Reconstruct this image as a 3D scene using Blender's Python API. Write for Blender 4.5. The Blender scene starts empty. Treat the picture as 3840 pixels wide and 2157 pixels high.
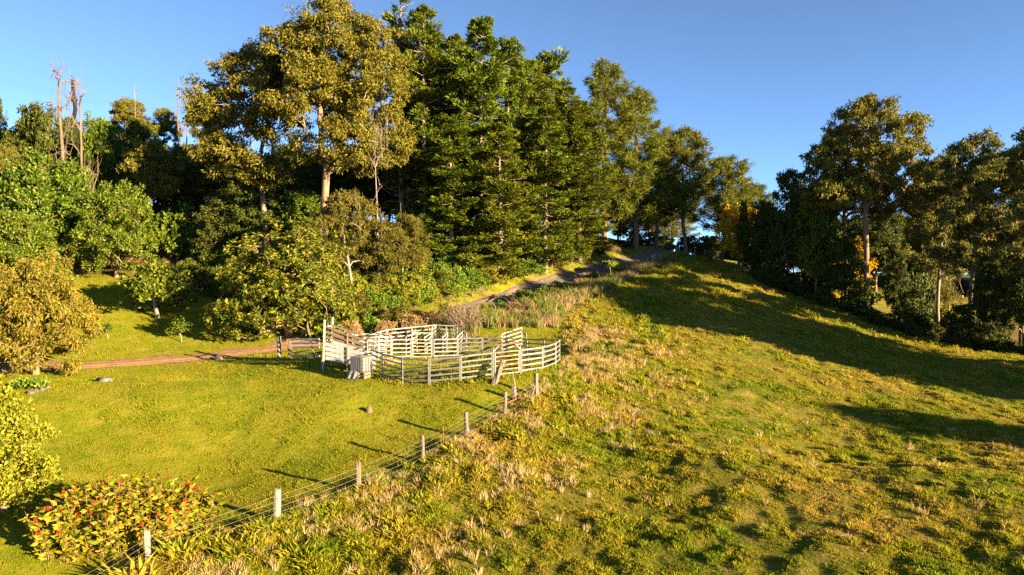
import bpy, math, random
import numpy as np
from mathutils import Vector, Matrix, Quaternion

# ------------------------------------------------------------------ camera
C = bpy.context.scene.collection
SC = bpy.context.scene
F = 683.0; CX = 512.0; CY = 287.5
CAMZ = 7.7
PITCH = math.radians(2.14)
cam = bpy.data.cameras.new('camera'); camo = bpy.data.objects.new('camera', cam); C.objects.link(camo)
cam.sensor_width = 36.0; cam.lens = 36.0 * F / 1024.0
cam.clip_start = 0.5; cam.clip_end = 6000
camo.location = (0, 0, CAMZ); camo.rotation_euler = (math.radians(90) - PITCH, 0, 0)
SC.camera = camo

# ------------------------------------------------------------------ sky and sun
SUN_EL = math.radians(12.0)
LX, LY = -0.84, 0.54                       # way the light travels over the ground
w = bpy.data.worlds.new('World'); SC.world = w; w.use_nodes = True
nt = w.node_tree; nt.nodes.clear()
sky = nt.nodes.new('ShaderNodeTexSky'); sky.sky_type = 'NISHITA'; sky.sun_disc = False
sky.sun_elevation = SUN_EL; sky.sun_rotation = math.atan2(-LX, -LY)
sky.altitude = 3000; sky.air_density = 0.6; sky.dust_density = 0.0; sky.ozone_density = 6.0
hs = nt.nodes.new('ShaderNodeHueSaturation'); hs.inputs['Saturation'].default_value = 0.84; hs.inputs['Hue'].default_value = 0.487
bg = nt.nodes.new('ShaderNodeBackground'); bg.inputs['Strength'].default_value = 0.056
wo = nt.nodes.new('ShaderNodeOutputWorld')
nt.links.new(sky.outputs[0], hs.inputs['Color']); nt.links.new(hs.outputs[0], bg.inputs[0]); nt.links.new(bg.outputs[0], wo.inputs[0])
sl = bpy.data.lights.new('sun', 'SUN'); sl.energy = 5.0; sl.angle = math.radians(0.5); sl.color = (1.0, 0.75, 0.44)
so = bpy.data.objects.new('sun', sl); C.objects.link(so)
so.rotation_euler = Vector((LX * math.cos(SUN_EL), LY * math.cos(SUN_EL), -math.sin(SUN_EL))).to_track_quat('-Z', 'Y').to_euler()
so.location = (60, -40, 60)
SC.view_settings.view_transform = 'Standard'; SC.view_settings.look = 'None'
SC.view_settings.exposure = 2.6; SC.view_settings.gamma = 1.0; SC.view_settings.use_curve_mapping = False
SC.render.engine = 'CYCLES'
SC.cycles.max_bounces = 5; SC.cycles.diffuse_bounces = 2; SC.cycles.glossy_bounces = 2
SC.cycles.transmission_bounces = 3; SC.cycles.transparent_max_bounces = 4
SC.cycles.use_denoising = False
SC.cycles.sample_clamp_indirect = 4.0

# ------------------------------------------------------------------ helpers
cp, sp = math.cos(PITCH), math.sin(PITCH)
def at(px, row, d):
    u = (px - CX) / F; v = (CY - row) / F
    s = d / (cp + v * sp)
    return np.array([u * s, d, CAMZ + (-sp + v * cp) * s])
def link(o): C.objects.link(o); return o
def tag(o, label=None, cat=None, group=None, kind=None):
    if label: o['label'] = label
    if cat: o['category'] = cat
    if group: o['group'] = group
    if kind: o['kind'] = kind
    return o
def empty(name, loc, rz=0.0):
    o = bpy.data.objects.new(name, None); o.empty_display_size = 0.2
    o.location = loc; o.rotation_euler = (0, 0, rz); return link(o)
def mesh_np(name, V, faces_flat, nper, mats=(), smooth=False, midx=None):
    """V (n,3); faces as a flat index array with nper corners per face (an int or an array)"""
    me = bpy.data.meshes.new(name)
    V = np.asarray(V, dtype=np.float32); fl = np.asarray(faces_flat, dtype=np.int32).ravel()
    if np.isscalar(nper): tot = np.full(len(fl) // nper, nper, dtype=np.int32)
    else: tot = np.asarray(nper, dtype=np.int32)
    st = np.concatenate([[0], np.cumsum(tot)[:-1]]).astype(np.int32) if len(tot) else np.zeros(0, np.int32)
    me.vertices.add(len(V)); me.vertices.foreach_set('co', V.ravel())
    me.loops.add(len(fl)); me.loops.foreach_set('vertex_index', fl)
    me.polygons.add(len(tot)); me.polygons.foreach_set('loop_start', st)
    try: me.polygons.foreach_set('loop_total', tot)
    except Exception: pass
    for m in mats: me.materials.append(m)
    if midx is not None: me.polygons.foreach_set('material_index', np.asarray(midx, dtype=np.int32))
    me.update(calc_edges=True)
    me.polygons.foreach_set('use_smooth', np.full(len(tot), bool(smooth)))
    return me
def obj(name, me, parent=None, loc=None, rot=None, scale=None):
    o = bpy.data.objects.new(name, me); link(o)
    if parent is not None: o.parent = parent
    if loc is not None: o.location = loc
    if rot is not None: o.rotation_euler = rot
    if scale is not None: o.scale = scale
    return o
class MB:
    """collects polygons for one mesh"""
    def __init__(s): s.V = []; s.F = []; s.n = 0; s.M = []
    def add(s, V, Fs, m=0):
        s.V.append(np.asarray(V, float)); s.F += [[i + s.n for i in f] for f in Fs]; s.M += [m] * len(Fs); s.n += len(V)
    def box(s, c, size, R=None, m=0):
        x, y, z = np.array(size) / 2
        P = np.array([[-x,-y,-z],[x,-y,-z],[x,y,-z],[-x,y,-z],[-x,-y,z],[x,-y,z],[x,y,z],[-x,y,z]])
        if R is not None: P = P @ np.array(R).T
        s.add(P + np.array(c), [[0,3,2,1],[4,5,6,7],[0,1,5,4],[1,2,6,5],[2,3,7,6],[3,0,4,7]], m)
    def tube(s, pts, r, sides=8, cap=True, m=0, flat=None):
        pts = np.asarray(pts, float); n = len(pts); r = np.broadcast_to(np.asarray(r, float), (n,))
        T = np.gradient(pts, axis=0); T /= np.linalg.norm(T, axis=1)[:, None] + 1e-9
        ref = np.array([0, 0, 1.0]) if abs(T[:, 2]).mean() < 0.8 else np.array([1.0, 0, 0])
        A = np.cross(T, ref); A /= np.linalg.norm(A, axis=1)[:, None] + 1e-9
        B = np.cross(A, T)
        a = np.arange(sides) * 2 * np.pi / sides
        fx, fy = flat or (1, 1)
        P = pts[:, None] + r[:, None, None] * (fx * np.cos(a)[None, :, None] * A[:, None] + fy * np.sin(a)[None, :, None] * B[:, None])
        Fs = []
        for i in range(n - 1):
            for k in range(sides):
                q = (k + 1) % sides
                Fs.append([i * sides + k, i * sides + q, (i + 1) * sides + q, (i + 1) * sides + k])
        if cap: Fs.append(list(range(sides))[::-1]); Fs.append([(n - 1) * sides + k for k in range(sides)])
        s.add(P.reshape(-1, 3), Fs, m)
    def mesh(s, name, mats, smooth=False):
        me = bpy.data.meshes.new(name); me.from_pydata(np.concatenate(s.V).tolist(), [], s.F)
        for m in (mats if isinstance(mats, (list, tuple)) else [mats]): me.materials.append(m)
        me.polygons.foreach_set('material_index', np.array(s.M, dtype=np.int32))
        if smooth: me.polygons.foreach_set('use_smooth', np.ones(len(s.F), bool))
        me.update(); return me
    def build(s, name, mats, parent=None, smooth=False, loc=None, rot=None): return obj(name, s.mesh(name, mats, smooth), parent, loc, rot)

def vnoise(x, y, scale, seed=0):
    """cheap smooth value noise in numpy"""
    x = np.asarray(x, float) / scale + seed * 17.31; y = np.asarray(y, float) / scale - seed * 9.73
    xi = np.floor(x); yi = np.floor(y); fx = x - xi; fy = y - yi
    fx = fx * fx * (3 - 2 * fx); fy = fy * fy * (3 - 2 * fy)
    def h(a, b):
        v = np.sin(a * 127.1 + b * 311.7 + seed * 74.7) * 43758.5453
        return v - np.floor(v)
    return (h(xi, yi) * (1 - fx) + h(xi + 1, yi) * fx) * (1 - fy) + (h(xi, yi + 1) * (1 - fx) + h(xi + 1, yi + 1) * fx) * fy
def sstep(a, b, x):
    t = np.clip((np.asarray(x, float) - a) / (b - a), 0, 1); return t * t * (3 - 2 * t)

# ------------------------------------------------------------------ materials
def new_mat(name):
    m = bpy.data.materials.new(name); m.use_nodes = True; nt = m.node_tree; nt.nodes.clear()
    return m, nt, nt.nodes.new, nt.links.new
def ramp(N, L, fac, stops):
    r = N('ShaderNodeValToRGB'); e = r.color_ramp.elements
    while len(e) < len(stops): e.new(0.5)
    for q, (p, c) in zip(e, stops): q.position = p; q.color = (*c, 1)
    L(fac, r.inputs[0]); return r.outputs[0]
def leaf_mat(name, cols, trans=0.3, rough=0.5, spec=0.3, hue=0.02, val=0.25):
    m, nt, N, L = new_mat(name)
    g = N('ShaderNodeNewGeometry'); oi = N('ShaderNodeObjectInfo')
    n = len(cols)
    c = ramp(N, L, g.outputs['Random Per Island'], [(i / max(1, n - 1), cc) for i, cc in enumerate(cols)])
    h = N('ShaderNodeHueSaturation')
    mr = N('ShaderNodeMapRange'); mr.inputs['To Min'].default_value = 0.5 - hue; mr.inputs['To Max'].default_value = 0.5 + hue
    L(oi.outputs['Random'], mr.inputs['Value']); L(mr.outputs[0], h.inputs['Hue'])
    mv = N('ShaderNodeMapRange'); mv.inputs['To Min'].default_value = 1 - val; mv.inputs['To Max'].default_value = 1 + val
    tn = N('ShaderNodeTexNoise'); tn.inputs['Scale'].default_value = 0.7; L(g.outputs['Position'], tn.inputs['Vector'])
    mv.inputs['From Min'].default_value = 0.3; mv.inputs['From Max'].default_value = 0.7
    L(tn.outputs['Fac'], mv.inputs['Value']); L(mv.outputs[0], h.inputs['Value']); L(c, h.inputs['Color'])
    p = N('ShaderNodeBsdfPrincipled'); p.inputs['Roughness'].default_value = rough; p.inputs['Specular IOR Level'].default_value = spec
    t = N('ShaderNodeBsdfTranslucent'); mx = N('ShaderNodeMixShader'); mx.inputs[0].default_value = trans
    o = N('ShaderNodeOutputMaterial')
    L(h.outputs[0], p.inputs['Base Color']); L(h.outputs[0], t.inputs['Color'])
    L(p.outputs[0], mx.inputs[1]); L(t.outputs[0], mx.inputs[2]); L(mx.outputs[0], o.inputs[0])
    return m
def rough_mat(name, cols, scale=6.0, rough=0.8, metal=0.0, stretch=(1, 1, 1), bump=0.3, spec=0.3, detail=6, objspace=True):
    m, nt, N, L = new_mat(name)
    tc = N('ShaderNodeTexCoord'); mp = N('ShaderNodeMapping'); mp.inputs['Scale'].default_value = stretch
    L(tc.outputs['Object' if objspace else 'Generated'], mp.inputs[0])
    oi = N('ShaderNodeObjectInfo'); va = N('ShaderNodeVectorMath'); va.operation = 'ADD'
    sc = N('ShaderNodeMath'); sc.operation = 'MULTIPLY'; sc.inputs[1].default_value = 37.0
    L(oi.outputs['Random'], sc.inputs[0]); L(mp.outputs[0], va.inputs[0]); L(sc.outputs[0], va.inputs[1])
    tn = N('ShaderNodeTexNoise'); tn.inputs['Scale'].default_value = scale; tn.inputs['Detail'].default_value = detail; tn.inputs['Roughness'].default_value = 0.65
    L(va.outputs[0], tn.inputs['Vector'])
    n = len(cols)
    c = ramp(N, L, tn.outputs['Fac'], [(0.28 + 0.44 * i / max(1, n - 1), cc) for i, cc in enumerate(cols)])
    p = N('ShaderNodeBsdfPrincipled'); p.inputs['Roughness'].default_value = rough; p.inputs['Metallic'].default_value = metal
    p.inputs['Specular IOR Level'].default_value = spec
    L(c, p.inputs['Base Color'])
    if bump:
        b = N('ShaderNodeBump'); b.inputs['Strength'].default_value = bump; b.inputs['Distance'].default_value = 0.03
        L(tn.outputs['Fac'], b.inputs['Height']); L(b.outputs[0], p.inputs['Normal'])
    o = N('ShaderNodeOutputMaterial'); L(p.outputs[0], o.inputs[0]); return m
def grass_mat(name, green, dry, lo=0.42, hi=0.62, nscale=0.16, trans=0.35, seedoff=0.0, bias=0.0):
    """blade colour: patches of green and dry by place, each tuft a little different"""
    m, nt, N, L = new_mat(name)
    g = N('ShaderNodeNewGeometry'); oi = N('ShaderNodeObjectInfo')
    mp = N('ShaderNodeMapping'); mp.inputs['Location'].default_value = (seedoff, seedoff * 2, 0); L(g.outputs['Position'], mp.inputs[0])
    n1 = N('ShaderNodeTexNoise'); n1.inputs['Scale'].default_value = nscale; n1.inputs['Detail'].default_value = 5; n1.inputs['Roughness'].default_value = 0.62
    L(mp.outputs[0], n1.inputs['Vector'])
    ad = N('ShaderNodeMath'); ad.operation = 'MULTIPLY_ADD'; ad.inputs[1].default_value = 0.26; ad.inputs[2].default_value = -0.13 + bias
    L(oi.outputs['Random'], ad.inputs[0])
    sm = N('ShaderNodeMath'); sm.operation = 'ADD'; L(n1.outputs['Fac'], sm.inputs[0]); L(ad.outputs[0], sm.inputs[1])
    stops = [(lo - 0.15, green[0]), (lo, green[1]), (hi, dry[0]), (hi + 0.15, dry[1])]
    c = ramp(N, L, sm.outputs[0], stops)
    p = N('ShaderNodeBsdfPrincipled'); p.inputs['Roughness'].default_value = 0.6; p.inputs['Specular IOR Level'].default_value = 0.2
    t = N('ShaderNodeBsdfTranslucent'); mx = N('ShaderNodeMixShader'); mx.inputs[0].default_value = trans
    o = N('ShaderNodeOutputMaterial'); L(c, p.inputs['Base Color']); L(c, t.inputs['Color'])
    L(p.outputs[0], mx.inputs[1]); L(t.outputs[0], mx.inputs[2]); L(mx.outputs[0], o.inputs[0]); return m

M = {}
M['galv'] = rough_mat('galvanised_steel', [(0.13,0.135,0.14),(0.2,0.2,0.205),(0.27,0.27,0.27)], 5, 0.5, 0.4, (3,3,3), 0.08)
M['rust'] = rough_mat('rusty_steel', [(0.25,0.22,0.19),(0.28,0.085,0.022),(0.22,0.055,0.013),(0.33,0.13,0.04)], 9, 0.75, 0.1, (2,2,2), 0.2)
M['halfrust'] = rough_mat('rust_spotted_steel', [(0.27,0.265,0.255),(0.24,0.23,0.21),(0.25,0.1,0.04),(0.2,0.06,0.018)], 4, 0.6, 0.15, (2,2,2), 0.15)
M['white'] = rough_mat('chalky_white_paint', [(0.17,0.155,0.13),(0.3,0.29,0.27),(0.38,0.375,0.36)], 5, 0.7, 0, (0.6,4,4), 0.15)
M['board'] = rough_mat('weathered_white_board', [(0.125,0.094,0.069),(0.312,0.300,0.275),(0.450,0.444,0.425),(0.312,0.288,0.250)], 3, 0.75, 0, (0.5,3,5), 0.25)
M['brownrail'] = rough_mat('bare_timber_rail', [(0.08,0.05,0.03),(0.18,0.125,0.08),(0.3,0.25,0.195)], 5, 0.8, 0, (0.5,5,5), 0.3)
M['post'] = rough_mat('weathered_grey_timber', [(0.035,0.024,0.016),(0.11,0.085,0.06),(0.19,0.15,0.115),(0.12,0.095,0.07)], 7, 0.85, 0, (3,3,0.35), 0.8)
M['postwhite'] = rough_mat('lichen_pale_timber', [(0.07,0.055,0.04),(0.2,0.175,0.145),(0.29,0.265,0.235)], 8, 0.85, 0, (3,3,0.5), 0.8)
M['wire'] = rough_mat('fence_wire', [(0.3,0.27,0.24),(0.4,0.36,0.32)], 3, 0.5, 0.2, (1,1,1), 0)
M['plastic'] = rough_mat('milky_plastic', [(0.186,0.177,0.161),(0.248,0.242,0.229)], 2, 0.45, 0, (1,1,1), 0.05, 0.4)
M['steel'] = rough_mat('zinc_bar', [(0.126,0.129,0.132),(0.165,0.165,0.165)], 6, 0.45, 0.3, (1,1,1), 0.05)
M['tarp'] = rough_mat('grey_tarp', [(0.14,0.145,0.14),(0.24,0.24,0.23)], 3, 0.7, 0, (1,1,1), 0.2)
M['rubber'] = rough_mat('black_rubber', [(0.02,0.02,0.022),(0.05,0.05,0.055)], 3, 0.5, 0, (1,1,1), 0.1)
M['darkgreen'] = rough_mat('dark_green_plastic', [(0.012,0.045,0.02),(0.018,0.06,0.028)], 3, 0.45, 0, (1,1,1), 0.03)
M['tub'] = rough_mat('tan_tub', [(0.240,0.156,0.090),(0.312,0.216,0.132)], 3, 0.6, 0, (1,1,1), 0.1)
M['ball'] = rough_mat('yellow_plastic', [(0.560,0.350,0.042),(0.595,0.406,0.070)], 3, 0.5, 0, (1,1,1), 0.02)
M['concrete'] = rough_mat('grey_pipe', [(0.096,0.096,0.102),(0.156,0.156,0.156)], 6, 0.7, 0, (1,1,1), 0.15)
M['wood'] = rough_mat('cut_stump_wood', [(0.054,0.032,0.018),(0.135,0.090,0.054),(0.189,0.140,0.090)], 10, 0.9, 0, (2,2,1), 0.8)
M['rock'] = rough_mat('edging_rock', [(0.072,0.054,0.045),(0.135,0.113,0.090)], 8, 0.9, 0, (1,1,1), 0.7)
M['bark_euc'] = rough_mat('smooth_eucalypt_bark', [(0.099,0.053,0.028),(0.223,0.136,0.081),(0.291,0.217,0.155)], 2.2, 0.8, 0, (2,2,0.3), 0.5)
M['bark_pale'] = rough_mat('pale_bark', [(0.112,0.082,0.059),(0.186,0.156,0.127),(0.216,0.193,0.167)], 2.0, 0.8, 0, (2,2,0.35), 0.4)
M['bark_dead'] = rough_mat('bleached_dead_wood', [(0.070,0.044,0.026),(0.132,0.093,0.064),(0.167,0.128,0.097)], 2.5, 0.85, 0, (2,2,0.3), 0.4)
M['bark_dark'] = rough_mat('charred_dark_wood', [(0.006,0.005,0.004),(0.016,0.012,0.009)], 4, 0.9, 0, (2,2,0.4), 0.6)
M['bark_pine'] = rough_mat('pine_bark', [(0.062,0.037,0.025),(0.149,0.099,0.068),(0.236,0.174,0.130)], 4, 0.9, 0, (2,2,0.5), 0.8)
M['bark_hoop'] = rough_mat('hoop_pine_bark', [(0.105,0.068,0.043),(0.205,0.149,0.105),(0.279,0.223,0.174)], 3, 0.85, 0, (1.5,1.5,2.5), 0.6)
M['bark_brown'] = rough_mat('brown_bark', [(0.08,0.05,0.03),(0.2,0.13,0.08),(0.3,0.21,0.14)], 4, 0.9, 0, (2,2,0.5), 0.6)
M['twig'] = rough_mat('pale_dry_twig', [(0.14,0.1,0.065),(0.27,0.2,0.14)], 3, 0.85, 0, (2,2,0.5), 0.2)

M['l_euc'] = leaf_mat('eucalypt_leaf', [(0.055,0.075,0.008),(0.115,0.12,0.011),(0.17,0.15,0.015),(0.2,0.155,0.02)], 0.28, 0.57, 0.17, 0.012)
M['l_euc2'] = leaf_mat('eucalypt_leaf_olive', [(0.07,0.085,0.014),(0.13,0.135,0.022),(0.19,0.175,0.035)], 0.3, 0.62, 0.15, 0.012)
M['l_hoop'] = leaf_mat('hoop_pine_needle', [(0.035,0.065,0.003),(0.085,0.115,0.005),(0.14,0.155,0.008)], 0.15, 0.62, 0.15, 0.015)
M['l_pine'] = leaf_mat('slash_pine_needle', [(0.06,0.085,0.006),(0.11,0.125,0.009),(0.16,0.155,0.014)], 0.2, 0.62, 0.15, 0.012)
M['l_avo'] = leaf_mat('avocado_leaf', [(0.025,0.055,0.003),(0.055,0.09,0.004),(0.1,0.135,0.006),(0.16,0.17,0.012)], 0.22, 0.45, 0.25, 0.015)
M['l_rosette'] = leaf_mat('rosette_leaf', [(0.025,0.05,0.003),(0.06,0.09,0.005),(0.16,0.16,0.009),(0.26,0.21,0.016)], 0.3, 0.47, 0.23, 0.01)
M['l_mango'] = leaf_mat('mango_leaf', [(0.07,0.085,0.006),(0.15,0.145,0.01),(0.22,0.175,0.018),(0.26,0.165,0.03)], 0.3, 0.52, 0.20, 0.008)
M['l_dark'] = leaf_mat('dark_forest_leaf', [(0.03,0.05,0.006),(0.06,0.08,0.009),(0.095,0.105,0.013)], 0.22, 0.57, 0.17, 0.018)
M['l_mid'] = leaf_mat('mid_green_leaf', [(0.05,0.085,0.006),(0.095,0.135,0.008),(0.15,0.17,0.012)], 0.3, 0.57, 0.17, 0.018)
M['l_bright'] = leaf_mat('bright_green_leaf', [(0.07,0.15,0.012),(0.13,0.21,0.02),(0.2,0.25,0.03)], 0.35, 0.57, 0.15, 0.012)
M['l_yellow'] = leaf_mat('yellow_green_leaf', [(0.1,0.13,0.008),(0.205,0.205,0.012),(0.31,0.265,0.018)], 0.33, 0.47, 0.23, 0.01)
M['l_wattle'] = leaf_mat('wattle_blossom', [(0.42,0.3,0.015),(0.6,0.38,0.012),(0.7,0.46,0.02)], 0.35, 0.65, 0.05, 0.006)
M['l_olive'] = leaf_mat('olive_feathery_leaf', [(0.065,0.075,0.01),(0.125,0.12,0.017),(0.18,0.155,0.03)], 0.35, 0.65, 0.10, 0.012)
M['l_dry'] = leaf_mat('dry_brown_leaf', [(0.2,0.12,0.05),(0.32,0.2,0.09),(0.4,0.28,0.14)], 0.3, 0.65, 0.10, 0.01)
M['l_canna'] = leaf_mat('canna_leaf', [(0.09,0.155,0.006),(0.21,0.24,0.008),(0.33,0.29,0.012),(0.38,0.21,0.028)], 0.45, 0.52, 0.20, 0.01)
M['flower'] = leaf_mat('red_flower', [(0.4,0.025,0.01),(0.6,0.055,0.015),(0.65,0.13,0.03)], 0.35, 0.5, 0.3, 0.005)
M['g_lawn'] = grass_mat('lawn_blade', [(0.15,0.21,0.004),(0.225,0.245,0.006)], [(0.3,0.255,0.012),(0.37,0.25,0.05)], 0.46, 0.66, 0.22, 0.42)
M['g_pad'] = grass_mat('paddock_blade', [(0.12,0.2,0.005),(0.21,0.235,0.008)], [(0.33,0.265,0.018),(0.42,0.28,0.065)], 0.42, 0.58, 0.2, 0.42, 5.0)
M['g_dry'] = grass_mat('dry_blade', [(0.19,0.19,0.025),(0.32,0.245,0.08)], [(0.42,0.31,0.14),(0.5,0.36,0.18)], 0.3, 0.5, 0.3, 0.3, 9.0)
M['g_weed'] = grass_mat('weed_blade', [(0.08,0.15,0.015),(0.15,0.19,0.03)], [(0.3,0.22,0.09),(0.4,0.25,0.16)], 0.42, 0.6, 0.35, 0.3, 13.0)
# ------------------------------------------------------------------ terrain
CP = [  # image column, image row, metres away: points read off the photograph
 # fence line
 (60,620,22.5),(148,566,25.8),(277,522,28.8),(359,493,31.5),(423,463,34.5),(467,438,37.0),(505,417,39.5),(536,396,41.6),
 # lawn
 (20,545,26.5),(40,470,33),(150,500,31.5),(247,465,35.9),(340,440,37.5),(120,420,40),(250,412,41),(400,405,41.5),(180,387,43.6),(180,379.5,48),(60,389,43.6),(330,393,42.6),
 (100,378,48.5),(250,377,48.5),(330,380,47),
 # yard
 (390,381,45.5),(460,381,43.6),(520,379,44),(560,374,46),(582,364,49),(380,366,50.5),(465,367,50.5),(560,360,53),(400,357,56),(465,354,58.5),(530,351,58),
 (325,366,49),(362,377,46),(285,354,56),
 # left track
 (0,370,50),(75,366,52),(150,361,55),(225,354,58),(275,349,60),(330,339,63),(380,329,66),
 # orchard slope and forest behind it
 (30,330,60),(100,325,63),(150,318,66),(200,325,65),(100,285,74),(170,288,74),(215,300,70),(20,290,70),(60,262,84),(150,260,84),(220,262,82),
 (60,235,100),(180,230,100),(300,240,95),(60,205,130),(250,205,130),(250,308,72),(300,325,65),(330,285,75),(300,285,76),(260,285,76),
 # drive uphill
 (427,320,68),(484,307,72.5),(524,294,78),(586,276,87),(636,261,95),(667,250,102),(655,249,106),
 # bank left of the drive
 (420,300,72),(460,290,75),(500,278,79),(560,262,88),(600,252,94),(400,275,78),(440,262,81),(480,252,84),(530,243,91),(580,238,98),(620,243,101),
 (420,235,100),(500,225,105),(580,232,110),
 # strip between drive and paddock, then paddock
 (480,325,64),(520,318,66),(560,302,71),(600,288,77),(640,271,87),(680,258,97),
 (600,575,24.5),(600,500,31),(600,450,36.5),(610,400,43),(610,370,48.3),(610,348,56),(625,317,67),(640,295,73),(660,275,86),
 (700,575,24.2),(700,500,30.3),(700,450,35.5),(700,405,43),(700,370,50.5),(700,340,59),(700,310,70),(700,285,82),(700,262,98),
 (800,575,23.8),(800,500,29.8),(800,468,33.3),(800,459,36),(800,440,39.5),(800,405,45),(800,370,53),(800,340,64),(800,315,77),(800,298,89),
 (930,575,23.4),(930,500,29.2),(930,472,32.4),(930,463,35.3),(930,444,39),(930,415,44),(930,380,53.5),(930,355,64),(930,343,74),
 (1060,575,23),(1060,480,31),(1060,455,36.5),(1060,420,43.5),(1060,385,53),(1060,360,64),
 (450,575,25),(520,540,27.5),(400,545,27.5),(480,490,31.5),(540,445,36),
 (860,318,84),(760,282,93),(720,262,102),
 # beyond the tree line: falls to a gully, lit meadow on the far side
 (900,338,92),(990,335,92),(1060,345,90),(850,312,105),(940,318,115),(950,303,135),(1030,322,125),(870,297,130),(800,275,130),(1000,285,170),(900,275,190),
 (740,262,125),(670,258,135),(600,256,140),(670,270,190),(560,270,190),(760,275,190),
]
P = np.array([at(*c) for c in CP])
EX = np.array([  # out of the picture: the same country going on
 (-60,20,-3.5),(-60,45,0.5),(-70,70,6),(-25,8,-4.6),(0,5,-4.3),(25,5,-4.0),(0,-30,-5),(60,0,-3.5),(60,25,-3.0),(75,50,-2.5),(90,80,-4),(-90,110,18),(-60,150,20),
 (-150,0,6),(-150,200,26),(150,0,-8),(170,120,-8),(100,250,4),(0,260,-10),(-120,320,25),(0,400,-28),(200,400,0),(0,-150,-14),(-300,-150,5),(300,-200,-20),(400,200,0),(-400,300,25),
 (0,800,-40),(-500,800,-10),(500,800,-10),(900,0,-20),(-900,0,-10),(0,-900,-30),(1500,1500,-40),(-1500,1500,-40),(0,2500,-60),(-2000,-1500,-40),(2000,-1500,-40)], float)
ALL = np.concatenate([P, EX]); AXY = ALL[:, :2]; AZ = ALL[:, 2]
def mq(D2): return np.sqrt(D2 + 25.0)
def _fit():
    D2 = ((AXY[:, None] - AXY[None]) ** 2).sum(-1); n = len(AXY)
    K = mq(D2)
    lam = np.concatenate([np.full(len(P), 0.06), np.full(len(EX), 0.3)])
    K = K - np.diag(lam) * 1.0          # multiquadric is conditionally negative definite
    Q = np.concatenate([np.ones((n, 1))], 1)
    A = np.block([[K, Q], [Q.T, np.zeros((1, 1))]])
    return np.linalg.solve(A, np.concatenate([AZ, [0]]))
_W = _fit()
# drive and track centre lines: (column, row, metres)
TRACK = np.array([at(*c)[:2] for c in [(-60,374,49.5),(0,370,50),(75,365.5,52),(150,361,55),(225,354,58),(275,349,60),(330,339,63),(380,329,66),(427,320,68)]])
DRIVE = np.array([at(*c)[:2] for c in [(380,329,66),(427,320,68),(456,313,70),(484,307,72.5),(524,294,78),(555,285,82.5),(586,276,87),(612,268,91),(636,261,95),(655,254,99),(664,250,103),(668,249.5,110)]])
def resample(L, step):
    s = np.concatenate([[0], np.cumsum(np.linalg.norm(np.diff(L, axis=0), axis=1))]); t = np.arange(0, s[-1], step)
    Q = np.stack([np.interp(t, s, L[:, i]) for i in range(L.shape[1])], 1)
    for _ in range(int(3 / step)): Q[1:-1] = 0.5 * Q[1:-1] + 0.25 * (Q[:-2] + Q[2:])
    return Q
TRACK_R = resample(TRACK, 0.5); DRIVE_R = resample(DRIVE, 0.5)
FENCE = np.array([at(*c)[:2] for c in [(60,620,22.5),(148,566,25.8),(277,522,28.8),(359,493,31.5),(423,463,34.5),(467,438,37.0),(505,417,39.5),(536,396,41.6)]])
YC = np.array([-3.42, 50.5]); YR = 6.95
def dist_line(x, y, L):
    """distance to a polyline, and signed side of its nearest segment (positive = right of the way it runs)"""
    x = np.asarray(x, float).ravel(); y = np.asarray(y, float).ravel()
    best = np.full(x.shape, 1e9); side = np.zeros(x.shape)
    for a, b in zip(L[:-1], L[1:]):
        e = b - a; l2 = (e ** 2).sum() + 1e-9
        t = np.clip(((x - a[0]) * e[0] + (y - a[1]) * e[1]) / l2, 0, 1)
        dx = x - a[0] - t * e[0]; dy = y - a[1] - t * e[1]; d = np.hypot(dx, dy)
        s = np.sign(e[1] * (x - a[0]) - e[0] * (y - a[1]))
        k = d < best; best[k] = d[k]; side[k] = s[k]
    return best, side
FEXT = np.concatenate([[FENCE[0] - (FENCE[1] - FENCE[0]) * 8], FENCE, [at(572, 370, 47.2)[:2], at(584, 357, 51.5)[:2], at(572, 338, 58)[:2], at(560, 316, 65.5)[:2], at(600, 297, 72.5)[:2], at(640, 276, 84)[:2], at(690, 256, 100)[:2]]])
def zones(x, y):
    """lawn, forest floor and drive weights at a place"""
    x = np.asarray(x, float); y = np.asarray(y, float); sh = x.shape
    d, s = dist_line(x, y, FEXT); sd = (d * s).reshape(sh)         # positive: paddock side
    lawn = sstep(0.3, -0.6, sd)
    dt, st = dist_line(x, y, DRIVE_R[::4]); sdt = (dt * st).reshape(sh)
    litter = sstep(-2.2, -4.5, sdt) * sstep(62, 66, y) * sstep(-24.0, -19.0, x + 0.0 * y)
    left = sstep(72, 80, y + 0.05 * x) * (x < -15)
    litter = np.clip(np.maximum(litter, left), 0, 1)
    right = sstep(0, 5, x - np.interp(y, [30, 64, 74, 84, 93, 102, 130], [80, 56, 45, 42, 33.5, 31, 40])) * (y > 50) * (y < 112)
    litter = np.maximum(litter, right * 0.45)
    dtr = np.minimum(dist_line(x, y, TRACK_R[::4])[0].reshape(sh), dt.reshape(sh))
    return lawn, litter, dtr, sd
def gz0(x, y):
    x = np.asarray(x, float); y = np.asarray(y, float); sh = x.shape; q = np.stack([x.ravel(), y.ravel()], 1)
    out = np.empty(len(q))
    for i in range(0, len(q), 20000):
        D2 = ((q[i:i + 20000, None] - AXY[None]) ** 2).sum(-1); out[i:i + 20000] = mq(D2) @ _W[:-1] + _W[-1]
    return out.reshape(sh)
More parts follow.
